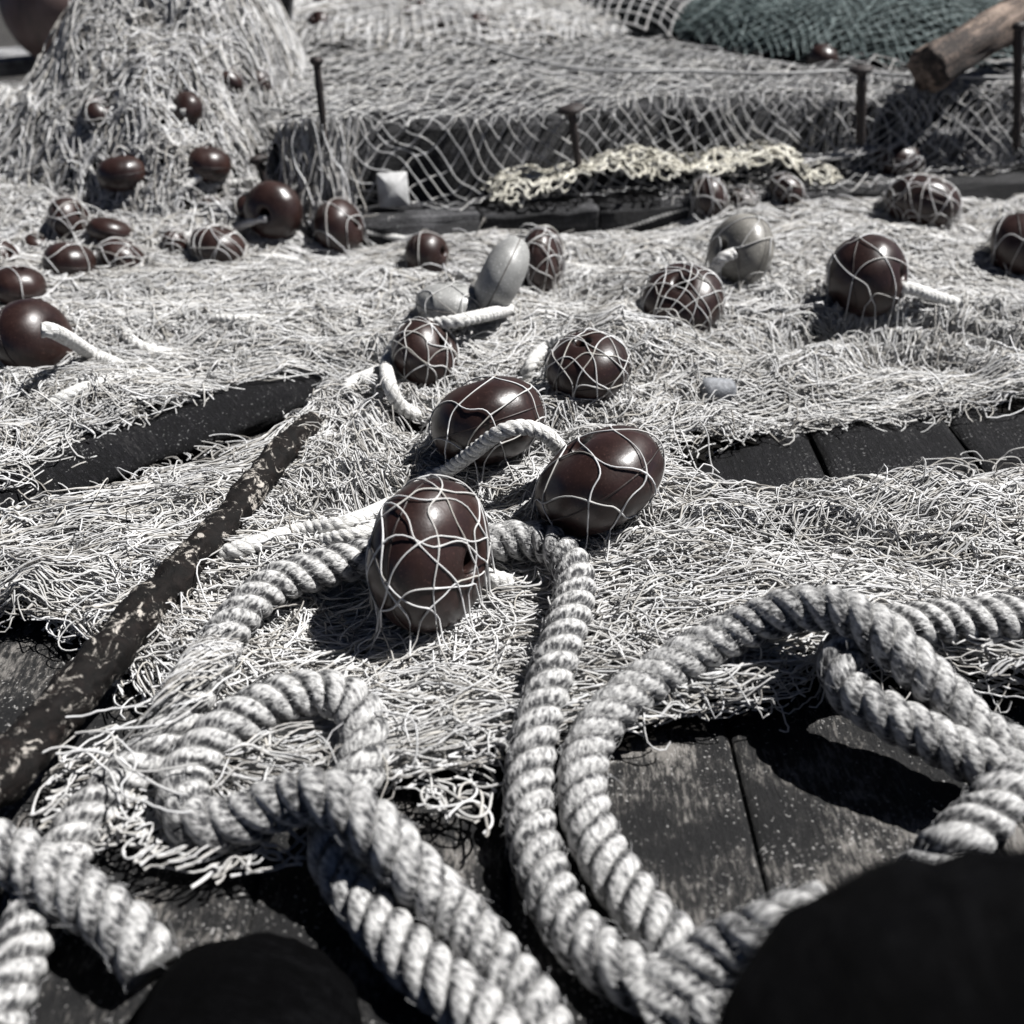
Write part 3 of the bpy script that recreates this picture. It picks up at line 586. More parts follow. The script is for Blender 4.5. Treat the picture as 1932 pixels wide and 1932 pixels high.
for k, (cu, cv, v0, v1, s0, s1, r) in enumerate([(.034, .038, -.78, .17, -.09, 2.6, .0011), (.044, .050, -.78, .02, -.05, 2.6, .0011), (.034, .036, -.06, .14, .45, 2.5, .0010)]):
    uv = diamond(int((s1-s0)/cu), int((v1-v0)/cv*2), cu, cv); uv = uv+np.array([s0, v0]); uv = warp(uv, .035, 4.5, k*5.3+1)
    A.tubes(step_map(uv, .004+.004*k, .008, k*3), end_knots(len(uv), 6, r), 4)
A.build('mesh_sheet', M['twine_grey'], drape)
# strands gathered on the ledge (loose folds)
A = Acc(); lm = lambda x, y: (s1dist(x, y) > S2OFF+.0) & (s1dist(x, y) < .8) & (np.asarray(x) < .62*np.asarray(y)) & (np.asarray(x) > -.45)
lh = lambda x, y: 0*x+STEP2+.012+.012*N1(x*9, y*9)
s = make_strands(lm, 45, 4, 26, .012, .012, 6, .012, Hf=lh, flowf=lambda x, y: .25+.8*N1(x*4, y*4), xr=(-.5, 1.9), yr=(1.7, 3.2)); A.tubes(s, knot_rad(*s.shape[:2], .0014, .06), 3)
A.build('loose_strands', M['twine_grey'], drape)
# hanging bunch at the left end of the ledge
A = Acc(); L = []
for k in range(110):
    s0 = -.115+R_.uniform(0, .11)+R_.normal(0, .01); t = np.linspace(0, 1, 14); off = S2OFF-.025-.03*t+R_.normal(0, .006)
    s_ = s0+.02*np.sin(t*5+k)*R_.uniform(.2, 1)-.01*t; z = STEP2+.02-(STEP2-.05)*t+.004*np.sin(t*20+k)
    p = S1a[:2][None]+d1[None]*s_[:, None]+n1[None]*off[:, None]; L.append(np.column_stack([p, z]))
A.tubes(np.array(L), .0013, 3); A.build('hanging_strands', M['twine'], drape)
# hem cord of the sheet
def cord(name, pts, r, mat, parent=None, sides=6, step=.01):
    c, _ = catmull(pts, step); V, Q = tubes(c[None], r, sides); return raw_mesh(name, V, Q, mat, parent)
cord('hem_cord', [P(x, y, STEP2+.03) for x, y in ((735, 40), (790, 52), (877, 76), (977, 106), (1078, 128), (1180, 134), (1290, 134), (1450, 139), (1600, 134), (1700, 141), (1950, 148))], .003, M['twine_grey'], drape)
# cream knotty net lying along the low step
cream = empty('fishing_net', P(1150, 340, .1), 'cream coloured heavy knotted net bunched along the low step', 'net', 'fishing nets draped at the back')
A = Acc(); sc0 = float(np.dot(P(905, 372, .09)[:2]-S1a[:2], d1)); sc1 = float(np.dot(P(1530, 305, .10)[:2]-S1a[:2], d1))
def ridge(x, y):
    sx = s1along(x, y); d = s1dist(x, y); t = np.clip((sx-sc0)/(sc1-sc0), 0, 1); wv = np.interp(t, [0, .1, .35, .55, .8, 1], [.3, .75, 1.1, .8, 1.05, .3])
    return STEP1+.004+np.where((t > 0) & (t < 1), .046*wv, 0)*np.clip(1-((d-.046)/(.052*wv+.01))**2, 0, 1)**.6*(1+.3*N3(sx*22, d*22))
cm = lambda x, y: (s1along(x, y) > sc0) & (s1along(x, y) < sc1) & (s1dist(x, y) > -.004) & (s1dist(x, y) < .10)
cxm, cym = (S1a[:2]+d1*(sc0+sc1)/2+n1*.045)
for k in range(3):
    g = gathered(cm, cxm-(sc1-sc0)*.5, cxm+(sc1-sc0)*.5, cym-.075, cym+.075, .022, .036, math.atan2(d1[1], d1[0])+[0, .12, -.1, .05][k], 81+k, ridge, .014, .003, 6, .003*k, w=(.02, .016, .008)); A.tubes(g, end_knots(len(g), 7, .0015, 1.6), 4)
A.build('mesh_bundle', M['twine_cream'], cream)
# skeins lying right of it
A = Acc(); L = []
for k in range(60):
    o_ = R_.normal(0, 5, 2); pts = [P(x+o_[0], y+o_[1]+R_.normal(0, 3), .115+R_.uniform(-.01, .02)) for x, y in ((1410, 232), (1500, 240), (1570, 250), (1640, 235), (1700, 225), (1735, 238), (1690, 262), (1600, 285), (1520, 300))]
    c, _ = catmull(pts, .02); idx = np.linspace(0, len(c)-1, 30).astype(int); L.append(c[idx])
A.tubes(np.array(L), .0013, 3); A.build('strands', M['twine'], cream)

# ------------------------------------------------------------------ background heaps
def heap(name, i, label, mat, cell, layers, r, warpamp, grp, core='under_dark', rot=0.0, strands=0, smat=None, rmax=1.0, sheetlift=.006):
    c, rx, ry, hz = HEAPS[i]; root = empty(name, (c[0], c[1], STEP2), label, 'net', grp)
    n = 40; th = np.linspace(0, 2*PI, n, endpoint=False); rr = np.linspace(0, .985, 24)
    X = c[0]+rx*rr[:, None]*np.cos(th)[None]; Y = c[1]+ry*rr[:, None]*np.sin(th)[None]; Z = STEP2+dome(X, Y, c, rx, ry, hz)-.012
    raw_mesh('core', np.stack([X, Y, Z], -1).reshape(-1, 3), grid_faces(24, n, True)[:, ::-1], M[core], root)
    A = Acc()
    for k in range(layers):
        nu, nv = int(2.2*rx/cell), int(4.4*ry/cell); uv = diamond(nu, nv, cell, cell, 4); uv = uv-np.array([1.1*rx, 1.1*ry]); uv = warp(uv, warpamp, 3.0, k*3.7+i)
        a = rot+k*.3; u = uv[..., 0]*math.cos(a)-uv[..., 1]*math.sin(a); v = uv[..., 0]*math.sin(a)+uv[..., 1]*math.cos(a)
        ok = (((u/rx)**2+(v/ry)**2).max(1) < rmax); u, v = u[ok], v[ok]; x, y = c[0]+u, c[1]+v
        z = STEP2+dome(x, y, c, rx, ry, hz)+sheetlift+.004*k+.006*N4(x*13, y*13+k)
        A.tubes(np.stack([x, y, z], -1), end_knots(len(u), 5, r, 1.5), 4)
    A.build('mesh_sheet', mat, root)
    if strands:
        A = Acc(); mk = lambda x, y: (((x-c[0])/rx)**2+((y-c[1])/ry)**2) < .97
        s = make_strands(mk, strands, 6, 24, .014, .012, 4, .016, Hf=lambda x, y: STEP2+dome(x, y, c, rx, ry, hz)+.006, flowf=lambda x, y: .3+.9*N1(x*5, y*5), xr=(c[0]-rx, c[0]+rx), yr=(c[1]-ry, c[1]+ry)); A.tubes(s, knot_rad(*s.shape[:2], .0015), 3)
        A.build('strands', smat or mat, root)
    return root
heap('fishing_net', 0, 'pale bleached net heap with small floats at the top centre left', M['twine'], .034, 4, .0013, .04, 'net heaps at the back', core='under', strands=130)
heap('fishing_net', 1, 'dull teal green net heap with dark mesh at the top right', M['twine_teal'], .028, 3, .0014, .035, 'net heaps at the back', rot=.5, strands=60)
heap('fishing_net', 2, 'dark bundle covered in regular grey square mesh at the top centre', M['twine_dark'], .034, 1, .0022, .006, 'net heaps at the back', rot=.45)

# ------------------------------------------------------------------ floats
def float_geo(a, c, rh, seed, nt=56):
    fil = rh*.9; prof = []
    r0 = rh+fil
    for t in np.linspace(0, PI, 34):
        e = 1.12; r = a*max(math.sin(t), 0)**(1/e); z = c*math.copysign(abs(math.cos(t))**(1/e), math.cos(t))
        if r > r0: prof.append((r, z))
    zt = prof[0][1]
    arc = [(rh+fil*(1-math.cos(q)), zt-.1*c-fil*(1-math.sin(q))+.1*c) for q in np.linspace(0.1, PI/2*.9, 5)]
    top = [(rh, 0)]+[(rh, zt-fil*1.3)]+arc
    bot = [(r, -z) for r, z in reversed(top[1:])]
    pr = np.array(top+prof+bot); th = np.linspace(0, 2*PI, nt, endpoint=False)
    X = pr[:, 0][:, None]*np.cos(th)[None]; Y = pr[:, 0][:, None]*np.sin(th)[None]; Z = pr[:, 1][:, None]+0*X
    d = 1+.018*N3(X*14/a*.4+seed*3.3, Y*14/a*.4+Z*9/a*.3)
    V = np.stack([X*d, Y*d, Z], -1).reshape(-1, 3); f = grid_faces(len(pr), nt, True)
    f = np.vstack([f, np.stack([(len(pr)-1)*nt+np.arange(nt), (len(pr)-1)*nt+(np.arange(nt)+1) % nt, (np.arange(nt)+1) % nt, np.arange(nt)], 1)])
    return V, f
def ring(a, r, n=64, seed=0):
    th = np.linspace(0, 2*PI, n, endpoint=False); ph = np.linspace(0, 2*PI, 6, endpoint=False)
    rad = a*(1+.018*N3(a*np.cos(th)*14/a*.4+seed*3.3, a*np.sin(th)*14/a*.4))
    X = (rad[:, None]+r*np.cos(ph)[None])*np.cos(th)[:, None]; Y = (rad[:, None]+r*np.cos(ph)[None])*np.sin(th)[:, None]; Z = 1.6*r*np.sin(ph)[None]+0*X
    f = grid_faces(n, 6, True); f = np.vstack([f, np.stack([(n-1)*6+np.arange(6), (n-1)*6+(np.arange(6)+1) % 6, (np.arange(6)+1) % 6, np.arange(6)], 1)])
    return np.stack([X, Y, Z], -1).reshape(-1, 3), f
FLO = {}
def basis(ax):
    ax = np.asarray(ax, float); e1 = np.cross(ax, [0, .3, 1.0]); e1 /= np.linalg.norm(e1); return e1, np.cross(ax, e1), ax
def wrap_net(cpos, a, c, ax, layers, cell, r, parent, seed, ground, ext=.06):
    rng = np.random.default_rng(seed+50); e1, e2, e3 = basis(ax); pole = np.array([0, -.25, 1.0]); pole /= np.linalg.norm(pole)
    q1 = np.cross(pole, [0, 1.0, 0]); q1 /= np.linalg.norm(q1); q2 = np.cross(pole, q1); A = Acc(); amax = 1.75
    for k in range(layers):
        R0 = a*amax+ext; n = int(2*R0/cell)+2; uv = diamond(n, 2*n, cell, cell*1.15, 8)-np.array([n*cell*.5, n*cell*.575])
        uv = warp(uv, cell*.42, .55/cell, seed*1.7+k*4.1); an = rng.uniform(0, 6); u = uv[..., 0]*math.cos(an)-uv[..., 1]*math.sin(an)+rng.normal(0, cell*.4); v = uv[..., 0]*math.sin(an)+uv[..., 1]*math.cos(an)
        rho = np.hypot(u, v); ph = np.arctan2(v, u); ok = rho.max(1) < R0; rho, ph = rho[ok], ph[ok]
        if not len(rho): continue
        al = np.minimum(rho/a, amax); ex = np.maximum(rho-amax*a, 0)
        h = q1*np.cos(ph)[..., None]+q2*np.sin(ph)[..., None]; d = pole*np.cos(al)[..., None]+h*np.sin(al)[..., None]
        da = d@e3; dp = np.sqrt(np.maximum(1-da*da, 0)); kk = 1/np.sqrt((da/c)**2+(dp/a)**2)
        loose = 1.02+.0016/a+.05*np.maximum(0, N1(u[ok]*30+seed, v[ok]*30))*(al > .6)
        p = cpos+d*(kk*loose)[..., None]
        hz = h*np.array([1, 1, 0]); p = p+hz*ex[..., None]; g = H(p[..., 0], p[..., 1])+.004+.004*N2(u[ok]*50, v[ok]*50)
        low = ex > 0; p[..., 2] = np.where(low, np.minimum(p[..., 2], g+.02*np.exp(-ex/.012)), p[..., 2]); p[..., 2] = np.maximum(p[..., 2], g)
        A.tubes(p, end_knots(len(p), 9, r, 1.5), 4)
    if A.V: A.build('net_wrap', M['twine'], parent)
def fishing_float(px, py, w, axis, label, mat='brown', ratio=.74, wrap=0, lift=.62, cell=.036, name='fishing_float', grp='fishing floats on the nets'):
    """w: longest visible length in photo pixels"""
    if px < 520 and py < 260: lift += .45
    p = surf(px, py, .03); a = .5*w*depth(p)/F; p = surf(px, py, a*lift); a = .5*w*depth(p)/F; c = a*ratio
    ax = camvec(*axis); i = len(FLO)+1; V, f = float_geo(a, c, a*.16, i)
    sm = {'brown': 'brown_seam', 'greyfloat': 'greyseam', 'olivefloat': 'greyseam'}[mat]
    root = empty(name, p, label, 'float', grp)
    e1, e2, e3 = basis(ax); mw = Matrix(((e1[0], e2[0], e3[0], p[0]), (e1[1], e2[1], e3[1], p[1]), (e1[2], e2[2], e3[2], p[2]), (0, 0, 0, 1)))
    b = raw_mesh('body', V, f, M[mat]); b.parent = root; b.matrix_parent_inverse = Matrix.Translation(root.location).inverted(); b.matrix_basis = mw
    if w > 50:
        V, f = ring(a*1.003, a*.011, seed=i); s = raw_mesh('seam', V, f, M[sm]); s.parent = root; s.matrix_parent_inverse = Matrix.Translation(root.location).inverted(); s.matrix_basis = mw
    FLO[i] = (p, a, c, ax)
    if wrap: wrap_net(p, a, c, ax, [0, 1, 2, 2, 2, 3][wrap], cell*1.35, (.00078 if py > 700 else .00074), near_net if py > 840 else (mound if (px < 470 and py < 445) else far_net), i, 0)
    return p, a, ax
FL = [
 (812, 1048, 292, (.86, -.12, .42), 'largest upright brown float in net, beside the thick rope bend', 'brown', .66, 2, .80, .046),
 (1130, 907, 256, (.52, -.78, -.22), 'large brown float tilted up to the right beside the tarred boards', 'brown', .66, 1, .72, .050),
 (920, 795, 216, (-.30, .92, .12), 'large brown float with a thin white rope looped across its front', 'brown', .74, 1, .80, .046),
 (803, 668, 135, (.7, .3, .55), 'brown float smothered in dense net inside the curve of white rope', 'brown', .8, 4, .7, .034),
 (1108, 692, 160, (-.2, .75, .6), 'brown float under dense net right of the loose rope tuft', 'brown', .74, 4, .65, .036),
 (1635, 522, 154, (.80, -.02, .58), 'round shiny brown float with white rope out of its right side', 'brown', .92, 1, .80, .046),
 (1397, 474, 138, (-.84, .08, .50), 'faded olive grey ring float with a rope through its hole', 'olivefloat', .72, 1, .85, .055),
 (1288, 568, 152, (-.15, .45, .85), 'brown ring float under a thick tangle below the olive float', 'brown', .72, 4, .6, .034),
 (1740, 384, 138, (.3, .9, .2), 'brown float half sunk in net near the right edge timber', 'brown', .72, 2, .45, .038),
 (1925, 463, 120, (.9, .1, .4), 'brown float cut off by the right side of the picture', 'brown', .9, 1, .7, .05),
 (946, 522, 158, (-.86, .42, .12), 'pale grey oblong float standing on edge with a long seam', 'greyfloat', .52, 0, .85, .05),
 (1024, 494, 126, (.93, -.1, .32), 'brown float netted tightly behind the upright grey float', 'brown', .58, 3, .8, .036),
 (856, 578, 140, (.1, .9, .35), 'pale grey float lying flat, half buried before the upright grey one', 'greyfloat', .6, 1, .45, .05),
 (806, 480, 86, (.85, .05, .5), 'brown float on the net left of the upright grey float', 'brown', .9, 1, .75, .046),
 (640, 430, 106, (.8, .1, .35), 'upright brown float below the left end of the ledge', 'brown', .8, 1, .75, .05),
 (516, 399, 112, (-.25, -.35, .85), 'bare glossy brown float with rope entering its dark hole', 'brown', .74, 0, .75, .05),
 (567, 356, 64, (.6, .2, .6), 'small brown float just behind the glossy bare one', 'brown', .8, 0, .7, .05),
 (462, 392, 52, (-.6, .3, .6), 'small netted brown float peeking out left of the glossy bare one', 'brown', .8, 1, .6, .04),
 (413, 466, 106, (.3, .85, .3), 'brown float netted at the foot of the mound, low and wide', 'brown', .70, 2, .5, .036),
 (330, 458, 48, (.8, .3, .3), 'small netted brown float just left of the low wide netted one', 'brown', .9, 2, .6, .034),
 (231, 328, 96, (-.1, .85, .35), 'glossy bare brown float, left of the pair on the mound shelf', 'brown', .70, 0, .6, .05),
 (393, 310, 84, (.12, .85, .4), 'glossy bare brown float, right of the pair on the mound shelf', 'brown', .78, 0, .6, .05),
 (352, 207, 66, (-.6, .1, .75), 'brown ring float hanging high on the mound face', 'brown', .8, 0, .3, .05),
 (436, 151, 52, (.6, .6, .4), 'small brown float caught near the mound top right', 'brown', .7, 1, .2, .04),
 (494, 156, 48, (.9, .1, .3), 'dark float veiled by net at the right shoulder of the mound', 'brown', .7, 3, .1, .03),
 (188, 216, 66, (.5, .4, .6), 'reddish float veiled by net in the left mound hollow', 'brown', .8, 3, .2, .03),
 (131, 412, 82, (.85, .2, .4), 'netted brown float standing on edge at the left of the mound foot', 'brown', .72, 3, .5, .034),
 (208, 437, 84, (.2, .9, .2), 'flat bare brown float half buried in net at the mound foot', 'brown', .6, 0, .2, .04),
 (399, 392, 44, (.3, .5, .7), 'brown float almost hidden in pale net under the shelf pair', 'brown', .8, 3, .1, .03),
 (232, 486, 90, (.4, .8, .3), 'dark flat float veiled by net, right of the bare one with a strand', 'brown', .7, 3, .35, .034),
 (131, 494, 94, (.15, .85, .4), 'bare brown float with one strand over it at the left', 'brown', .75, 1, .6, .07),
 (6, 484, 60, (.8, .2, .4), 'brown float cut off at the left picture edge, upper one', 'brown', .8, 1, .6, .04),
 (70, 462, 48, (.4, .6, .5), 'small veiled float above the bare left one', 'brown', .8, 3, .3, .03),
 (36, 540, 98, (.2, .8, .45), 'brown float with two strands, behind the big one at the left edge', 'brown', .78, 1, .6, .06),
 (64, 640, 152, (.84, .22, .42), 'big bare brown float at left edge with white rope from its hole', 'brown', .82, 0, .7, .05),
 (1338, 373, 84, (.85, .2, .35), 'netted brown float leftmost of the row before the low step', 'brown', .8, 4, .6, .032),
 (1400, 380, 62, (.3, .5, .7), 'dark float buried in mesh, middle of the row before the step', 'brown', .8, 5, .45, .028),
 (1485, 358, 72, (.5, .7, .3), 'netted brown float, right of the row before the low step', 'brown', .7, 4, .45, .032),
 (1590, 325, 46, (.2, .8, .5), 'small brown float glimpsed through mesh left of the edge timber', 'brown', .8, 4, .3, .03),
 (1692, 306, 98, (.2, .9, .25), 'brown float rising behind the net in front of the edge timber', 'brown', .7, 2, .45, .04),
 (1812, 293, 56, (.4, .8, .3), 'brown float nearly lost in net by the right edge timber', 'brown', .7, 4, .2, .03),
 (601, 42, 42, (-.3, .2, .8), 'small round float perched over the first nail at the back', 'brown', .8, 0, .6, .04),
 (610, 4, 40, (.3, .4, .7), 'small float at the top picture edge above the first nail', 'brown', .8, 0, .6, .04),
 (904, 43, 38, (.3, .3, .8), 'small dark float alone on the hem cord at the back', 'brown', .85, 0, .6, .04),
 (834, 49, 27, (.5, .6, .5), 'tiny brown float lying beside the back cluster', 'brown', .7, 0, .5, .04),
 (772, 27, 28, (.7, .4, .5), 'tiny brown float, left and lower in the back cluster', 'brown', .8, 0, .6, .04),
 (792, 14, 28, (-.5, .4, .6), 'tiny brown float, right in the back cluster', 'brown', .8, 0, .8, .04),
 (775, 4, 26, (.2, .8, .4), 'tiny brown float, topmost in the back cluster', 'brown', .8, 0, 1.2, .04),
 (697, 6, 34, (.5, .6, .4), 'small brown float at the top edge on pale net', 'brown', .7, 0, .4, .04),
 (1552, 112, 58, (.3, .6, .6), 'dark brown float under the teal mesh at the back right', 'brown', .9, 0, .2, .04),
]
FP = [fishing_float(*t) for t in FL]

# ------------------------------------------------------------------ ropes
def rope(name, pts, D, label, cat, grp, mat='rope', pitch=1.5, step=None, fuzz=700, sides=14, phase=0.0, taper=False):
    c, s = catmull(pts, step or D*.055); T, Nn, B = frames(c); Rr = D*.5; L = s[-1]; nth = sides*3
    root = empty(name, c[0], label, cat, grp); phi = 2*PI*s/(pitch*D)+phase
    ps = PI/2+np.arange(nth+1)*2*PI/nth; ps[-1] = ps[0]+2*PI
    q = 1.5*(ps[None]-phi[:, None]-.20*N1(s*14+phase, 0*s)[:, None]); bul = np.abs(np.sin(q))**.42
    kid = np.floor(q/PI)
    rr = Rr*(.70+.31*bul)*(1+.018*N2(s[:, None]*60+kid*7.3, np.cos(ps)[None]*2)+.02*N3(s[:, None]*16+phase, 0*ps[None]))
    V = c[:, None]+rr[..., None]*(np.cos(ps)[None, :, None]*Nn[:, None]+np.sin(ps)[None, :, None]*B[:, None])
    UVc = np.stack([ps[None]/(2*PI)+0*rr, s[:, None]+kid*.37], -1)
    n0 = len(c)*(nth+1); Vv = np.vstack([V.reshape(-1, 3), c[0], c[-1]]); UVv = np.vstack([UVc.reshape(-1, 2), [0, 0], [0, 0]])
    tr = [[n0, j+1, j] for j in range(nth)]+[[n0+1, (len(c)-1)*(nth+1)+j, (len(c)-1)*(nth+1)+j+1] for j in range(nth)]
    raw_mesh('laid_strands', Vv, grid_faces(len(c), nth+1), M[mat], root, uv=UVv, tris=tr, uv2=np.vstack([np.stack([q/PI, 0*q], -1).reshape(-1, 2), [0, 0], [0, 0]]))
    # end caps
    caps = []; 
    if fuzz:
        n = int(fuzz*L/.6); i = R_.integers(1, len(c)-1, n); an = R_.uniform(0, 2*PI, n); d = Nn[i]*np.cos(an)[:, None]+B[i]*np.sin(an)[:, None]
        p0 = c[i]+d*Rr*.97; ln = R_.uniform(.08, .28, n)*D; tdir = T[i]*R_.choice([-1, 1], n)[:, None]+R_.normal(0, .35, (n, 3)); tt = np.linspace(0, 1, 5)[None, :, None]
        h = R_.uniform(.01, .05, n)*D
        pl = p0[:, None]+tdir[:, None]*tt*ln[:, None, None]+d[:, None]*(np.sin(tt*PI*.75))*h[:, None, None]
        A = Acc(); A.tubes(pl, .00016, 3); A.build('loose_fibres', M['fibre'], root)
    return root
def rp(pts, base, net=None):
    """pixel path -> points; third value is height above the surface (rope centre)"""
    out = []
    for q in pts:
        z = q[2] if len(q) > 2 else base; out.append(surf(q[0], q[1], z, net))
    return out
def rpt(pts, base): return rp([(q[0], q[1], max(.0175, (q[2] if len(q) > 2 else base)-.002)) for q in pts], base, NETB)
TR = 'thick grey ropes in the foreground'
D = .0365
rope('thick_rope', rpt([(880, 1040, .02), (960, 1020), (1035, 1028), (1080, 1075), (1082, 1130), (1062, 1200), (1035, 1290), (1008, 1390), (997, 1480), (1002, 1560), (1028, 1660), (1080, 1755), (1150, 1820), (1250, 1868), (1350, 1905), (1480, 1950)], .021), D,
     'thick grey rope bending past the upright float and running to the bottom', 'rope', TR)
rope('thick_rope', rpt([(1300, 1850, .02), (1262, 1775), (1200, 1705), (1135, 1610), (1100, 1510), (1110, 1410), (1165, 1330), (1270, 1255), (1390, 1190, .03), (1490, 1152, .05), (1570, 1150, .065), (1640, 1180, .075), (1710, 1240, .075), (1790, 1320, .06), (1860, 1390, .05), (1990, 1450, .045)], .021), D,
     'thick grey rope arching from the right edge down the middle of the deck', 'rope', TR, phase=1.1)
rope('thick_rope', rpt([(2010, 1172, .03), (1900, 1165, .03), (1790, 1170, .03), (1690, 1182, .035), (1625, 1200, .04), (1588, 1245, .05), (1605, 1305, .05), (1665, 1345, .055), (1745, 1385, .055), (1840, 1435, .05), (1980, 1490, .05)], .03), D*.98,
     'thick grey rope coming in at the right edge and doubling back under', 'rope', TR, phase=2.3)
rope('thick_rope', rpt([(1990, 1480, .055), (1900, 1500, .06), (1855, 1545, .055), (1800, 1590, .05), (1745, 1650, .03), (1700, 1710, .02)], .05), D,
     'short thick rope turn dropping beside the big black post', 'rope', TR, phase=.4, pitch=1.45)
rope('thick_rope', rpt([(1200, 1900, .02), (1280, 1850, .03), (1370, 1795, .045), (1460, 1755, .065), (1560, 1720, .07)], .03), D*1.0,
     'pale blurred rope piece lying across the bottom by the black post', 'rope', TR, phase=3)
rope('thick_rope', rpt([(960, 1990, .02), (890, 1900, .02), (800, 1830, .02), (715, 1740, .02), (650, 1650, .02), (628, 1590, .018), (650, 1520, .016), (680, 1450, .018), (688, 1385, .022), (665, 1330, .024), (600, 1308, .024), (500, 1330, .024), (405, 1395, .024), (348, 1470, .024), (362, 1548, .026), (440, 1552, .03), (540, 1512, .045), (620, 1505, .060), (700, 1560, .06), (770, 1635, .045), (850, 1720, .026), (930, 1810, .021), (1000, 1900, .02), (1040, 1990, .02)], .02), D*1.02,
     'thick grey rope folded into an S shaped loop at the lower left', 'rope', TR, phase=.8)
rope('thick_rope', rpt([(760, 1040, .03), (690, 1052, .028), (600, 1075, .028), (515, 1105, .028), (445, 1170, .029), (405, 1240, .029), (355, 1325, .028), (300, 1405, .024), (230, 1475), (165, 1545), (105, 1640), (60, 1740), (20, 1850), (-20, 1960)], .021), D*.98,
     'thick netted rope running from the upright float to the lower left corner', 'rope', TR, phase=1.9)
rope('thick_rope', rpt([(-60, 1590, .045), (10, 1608, .045), (90, 1655, .04), (170, 1705, .035), (240, 1760, .03), (290, 1830, .02)], .04), D*1.02,
     'short thick rope end poking in at the left picture edge', 'rope', TR, phase=2.7)
# strands of the net gripping the long thick rope
A = Acc(); cr, sr = catmull(rp([(440, 1175, .028), (405, 1240, .028), (355, 1325, .027), (300, 1405, .023), (230, 1475, .02), (165, 1545, .02)], .02), .002); Tr, Nr, Br = frames(cr); L = []
for k in range(75):
    u = R_.random()**1.3 if k > 34 else R_.uniform(.30, .46); i0 = int(u*(len(cr)-60))+5; a0 = R_.uniform(-2.9, -1.6); a1 = a0+R_.uniform(.9, 2.6); n = 16; a = np.linspace(a0, a1, n); i = np.clip(i0+(np.linspace(0, 1, n)*R_.uniform(8, 34)).astype(int)+(3*np.sin(a*3+k)).astype(int), 0, len(cr)-1)
    rad = .0195+R_.uniform(0, .003)+.0012*np.sin(a*4+k); L.append(cr[i]+rad[:, None]*(np.cos(a)[:, None]*Nr[i]+np.sin(a)[:, None]*Br[i]))
A.tubes(np.array(L), .0007, 4); A.build('gripping_strands', M['twine'], near_net)
# thin float lines
TL = 'thin white lines through the floats'
def line(pts, d, label, base=.008, **k): return rope('float_line', rp([(q[0], q[1], q[2] if len(q) > 2 else (-.012 if i in (0, len(pts)-1) else base-.002+.004*math.sin(i*2.3+q[0]))) for i, q in enumerate(pts)], base), d, label, 'line', TL, mat='rope_white', fuzz=0, sides=6, step=d*.10, pitch=1.6, **k)
line([(835, 895, .02), (890, 855, .05), (940, 818, .085), (985, 806, .09), (1030, 820, .075), (1062, 855, .04), (1090, 890, .01)], .0155, 'thin white rope looping over the front of the tilted float')
line([(380, 1060), (450, 1036), (560, 1003), (660, 985), (735, 952), (790, 915, .02), (840, 890, .02)], .0165, 'thin white rope running left from the floats towards the rusty bar', .012)
line([(560, 1030), (640, 1015), (720, 995), (790, 965)], .015, 'thin white rope just below another line, left of the upright float', .012)
line([(800, 790, .0), (755, 765), (735, 725, .02), (730, 685, .03), (752, 645, .045), (800, 617, .055), (870, 604, .05), (945, 588, .03), (990, 580, .0)], .0165, 'white rope curving round the smothered float like a hook', .02)
line([(960, 1100, .01), (925, 1090, .02), (885, 1075, .03)], .017, 'short white rope stub from the right side of the upright float', .02)
line([(985, 552, .01), (1040, 572), (1100, 585)], .014, 'short white line at the foot of the upright grey float')
line([(1675, 540, .05), (1720, 545, .035), (1770, 562, .015), (1810, 575, .005)], .0165, 'white line leaving the round shiny float to the right', .02)
line([(1385, 478, .06), (1362, 488, .055), (1345, 512, .03), (1335, 540, .005)], .0165, 'white line hanging from the hole of the olive float')
line([(1230, 640, 0), (1215, 610), (1218, 575, .02), (1240, 560, .03)], .016, 'white line end left of the tangled ring float', .01)
line([(985, 735), (1000, 690), (1030, 655), (1070, 640, .03)], .016, 'white rope rising through the tuft between two netted floats', .02)
line([(78, 622, .075), (98, 624, .07), (130, 640, .045), (175, 668, .012), (235, 695, .006)], .0175, 'white line out of the big bare float at the left')
line([(-30, 690), (20, 692), (60, 708)], .017, 'white line end under the big bare float at the left edge', .012)
line([(225, 605), (250, 645), (300, 665), (350, 672)], .016, 'white line curling over the net right of the left floats', .010)
line([(310, 600), (420, 602), (540, 604), (690, 612), (740, 615)], .013, 'long white line crossing the middle left of the net', .008)
line([(620, 760), (660, 725), (700, 705), (730, 690)], .014, 'white rope half sunk in net by the diagonal timber', .012)
line([(60, 790), (130, 745), (220, 715), (320, 700)], .015, 'white rope hidden under strands above the diagonal timber', .01)
line([(430, 492), (500, 486), (560, 494), (604, 516)], .013, 'thin white line bowed below the low netted float', .012)
line([(690, 436, .03), (730, 445), (790, 458), (850, 470)], .012, 'white line between the two brown floats before the step')
line([(505, 412, .05), (470, 420, .03), (430, 436, .01), (330, 446), (250, 440)], .012, 'white line drawn out of the glossy bare float hole')
line([(385, 325, .04), (362, 345, .02), (330, 365, .008), (280, 372), (220, 350, .01), (235, 342, .03)], .011, 'white line linking the pair of floats on the mound shelf')
line([(335, 372), (400, 352), (450, 342), (500, 345), (560, 365), (600, 385)], .011, 'white line looping round the leaning nail')
line([(570, 372, .02), (590, 385), (640, 400)], .011, 'short white line right of the small float behind', .01)
line([(1300, 390), (1250, 405), (1180, 428), (1120, 440)], .013, 'white line along the net edge before the low step', .012)
line([(1050, 496, .01), (1110, 508), (1180, 510), (1260, 512)], .013, 'white line running right from the tightly netted float', .010)
line([(300, 200, .02), (335, 207, .03), (350, 212, .05)], .011, 'short line at the ring float on the mound face')
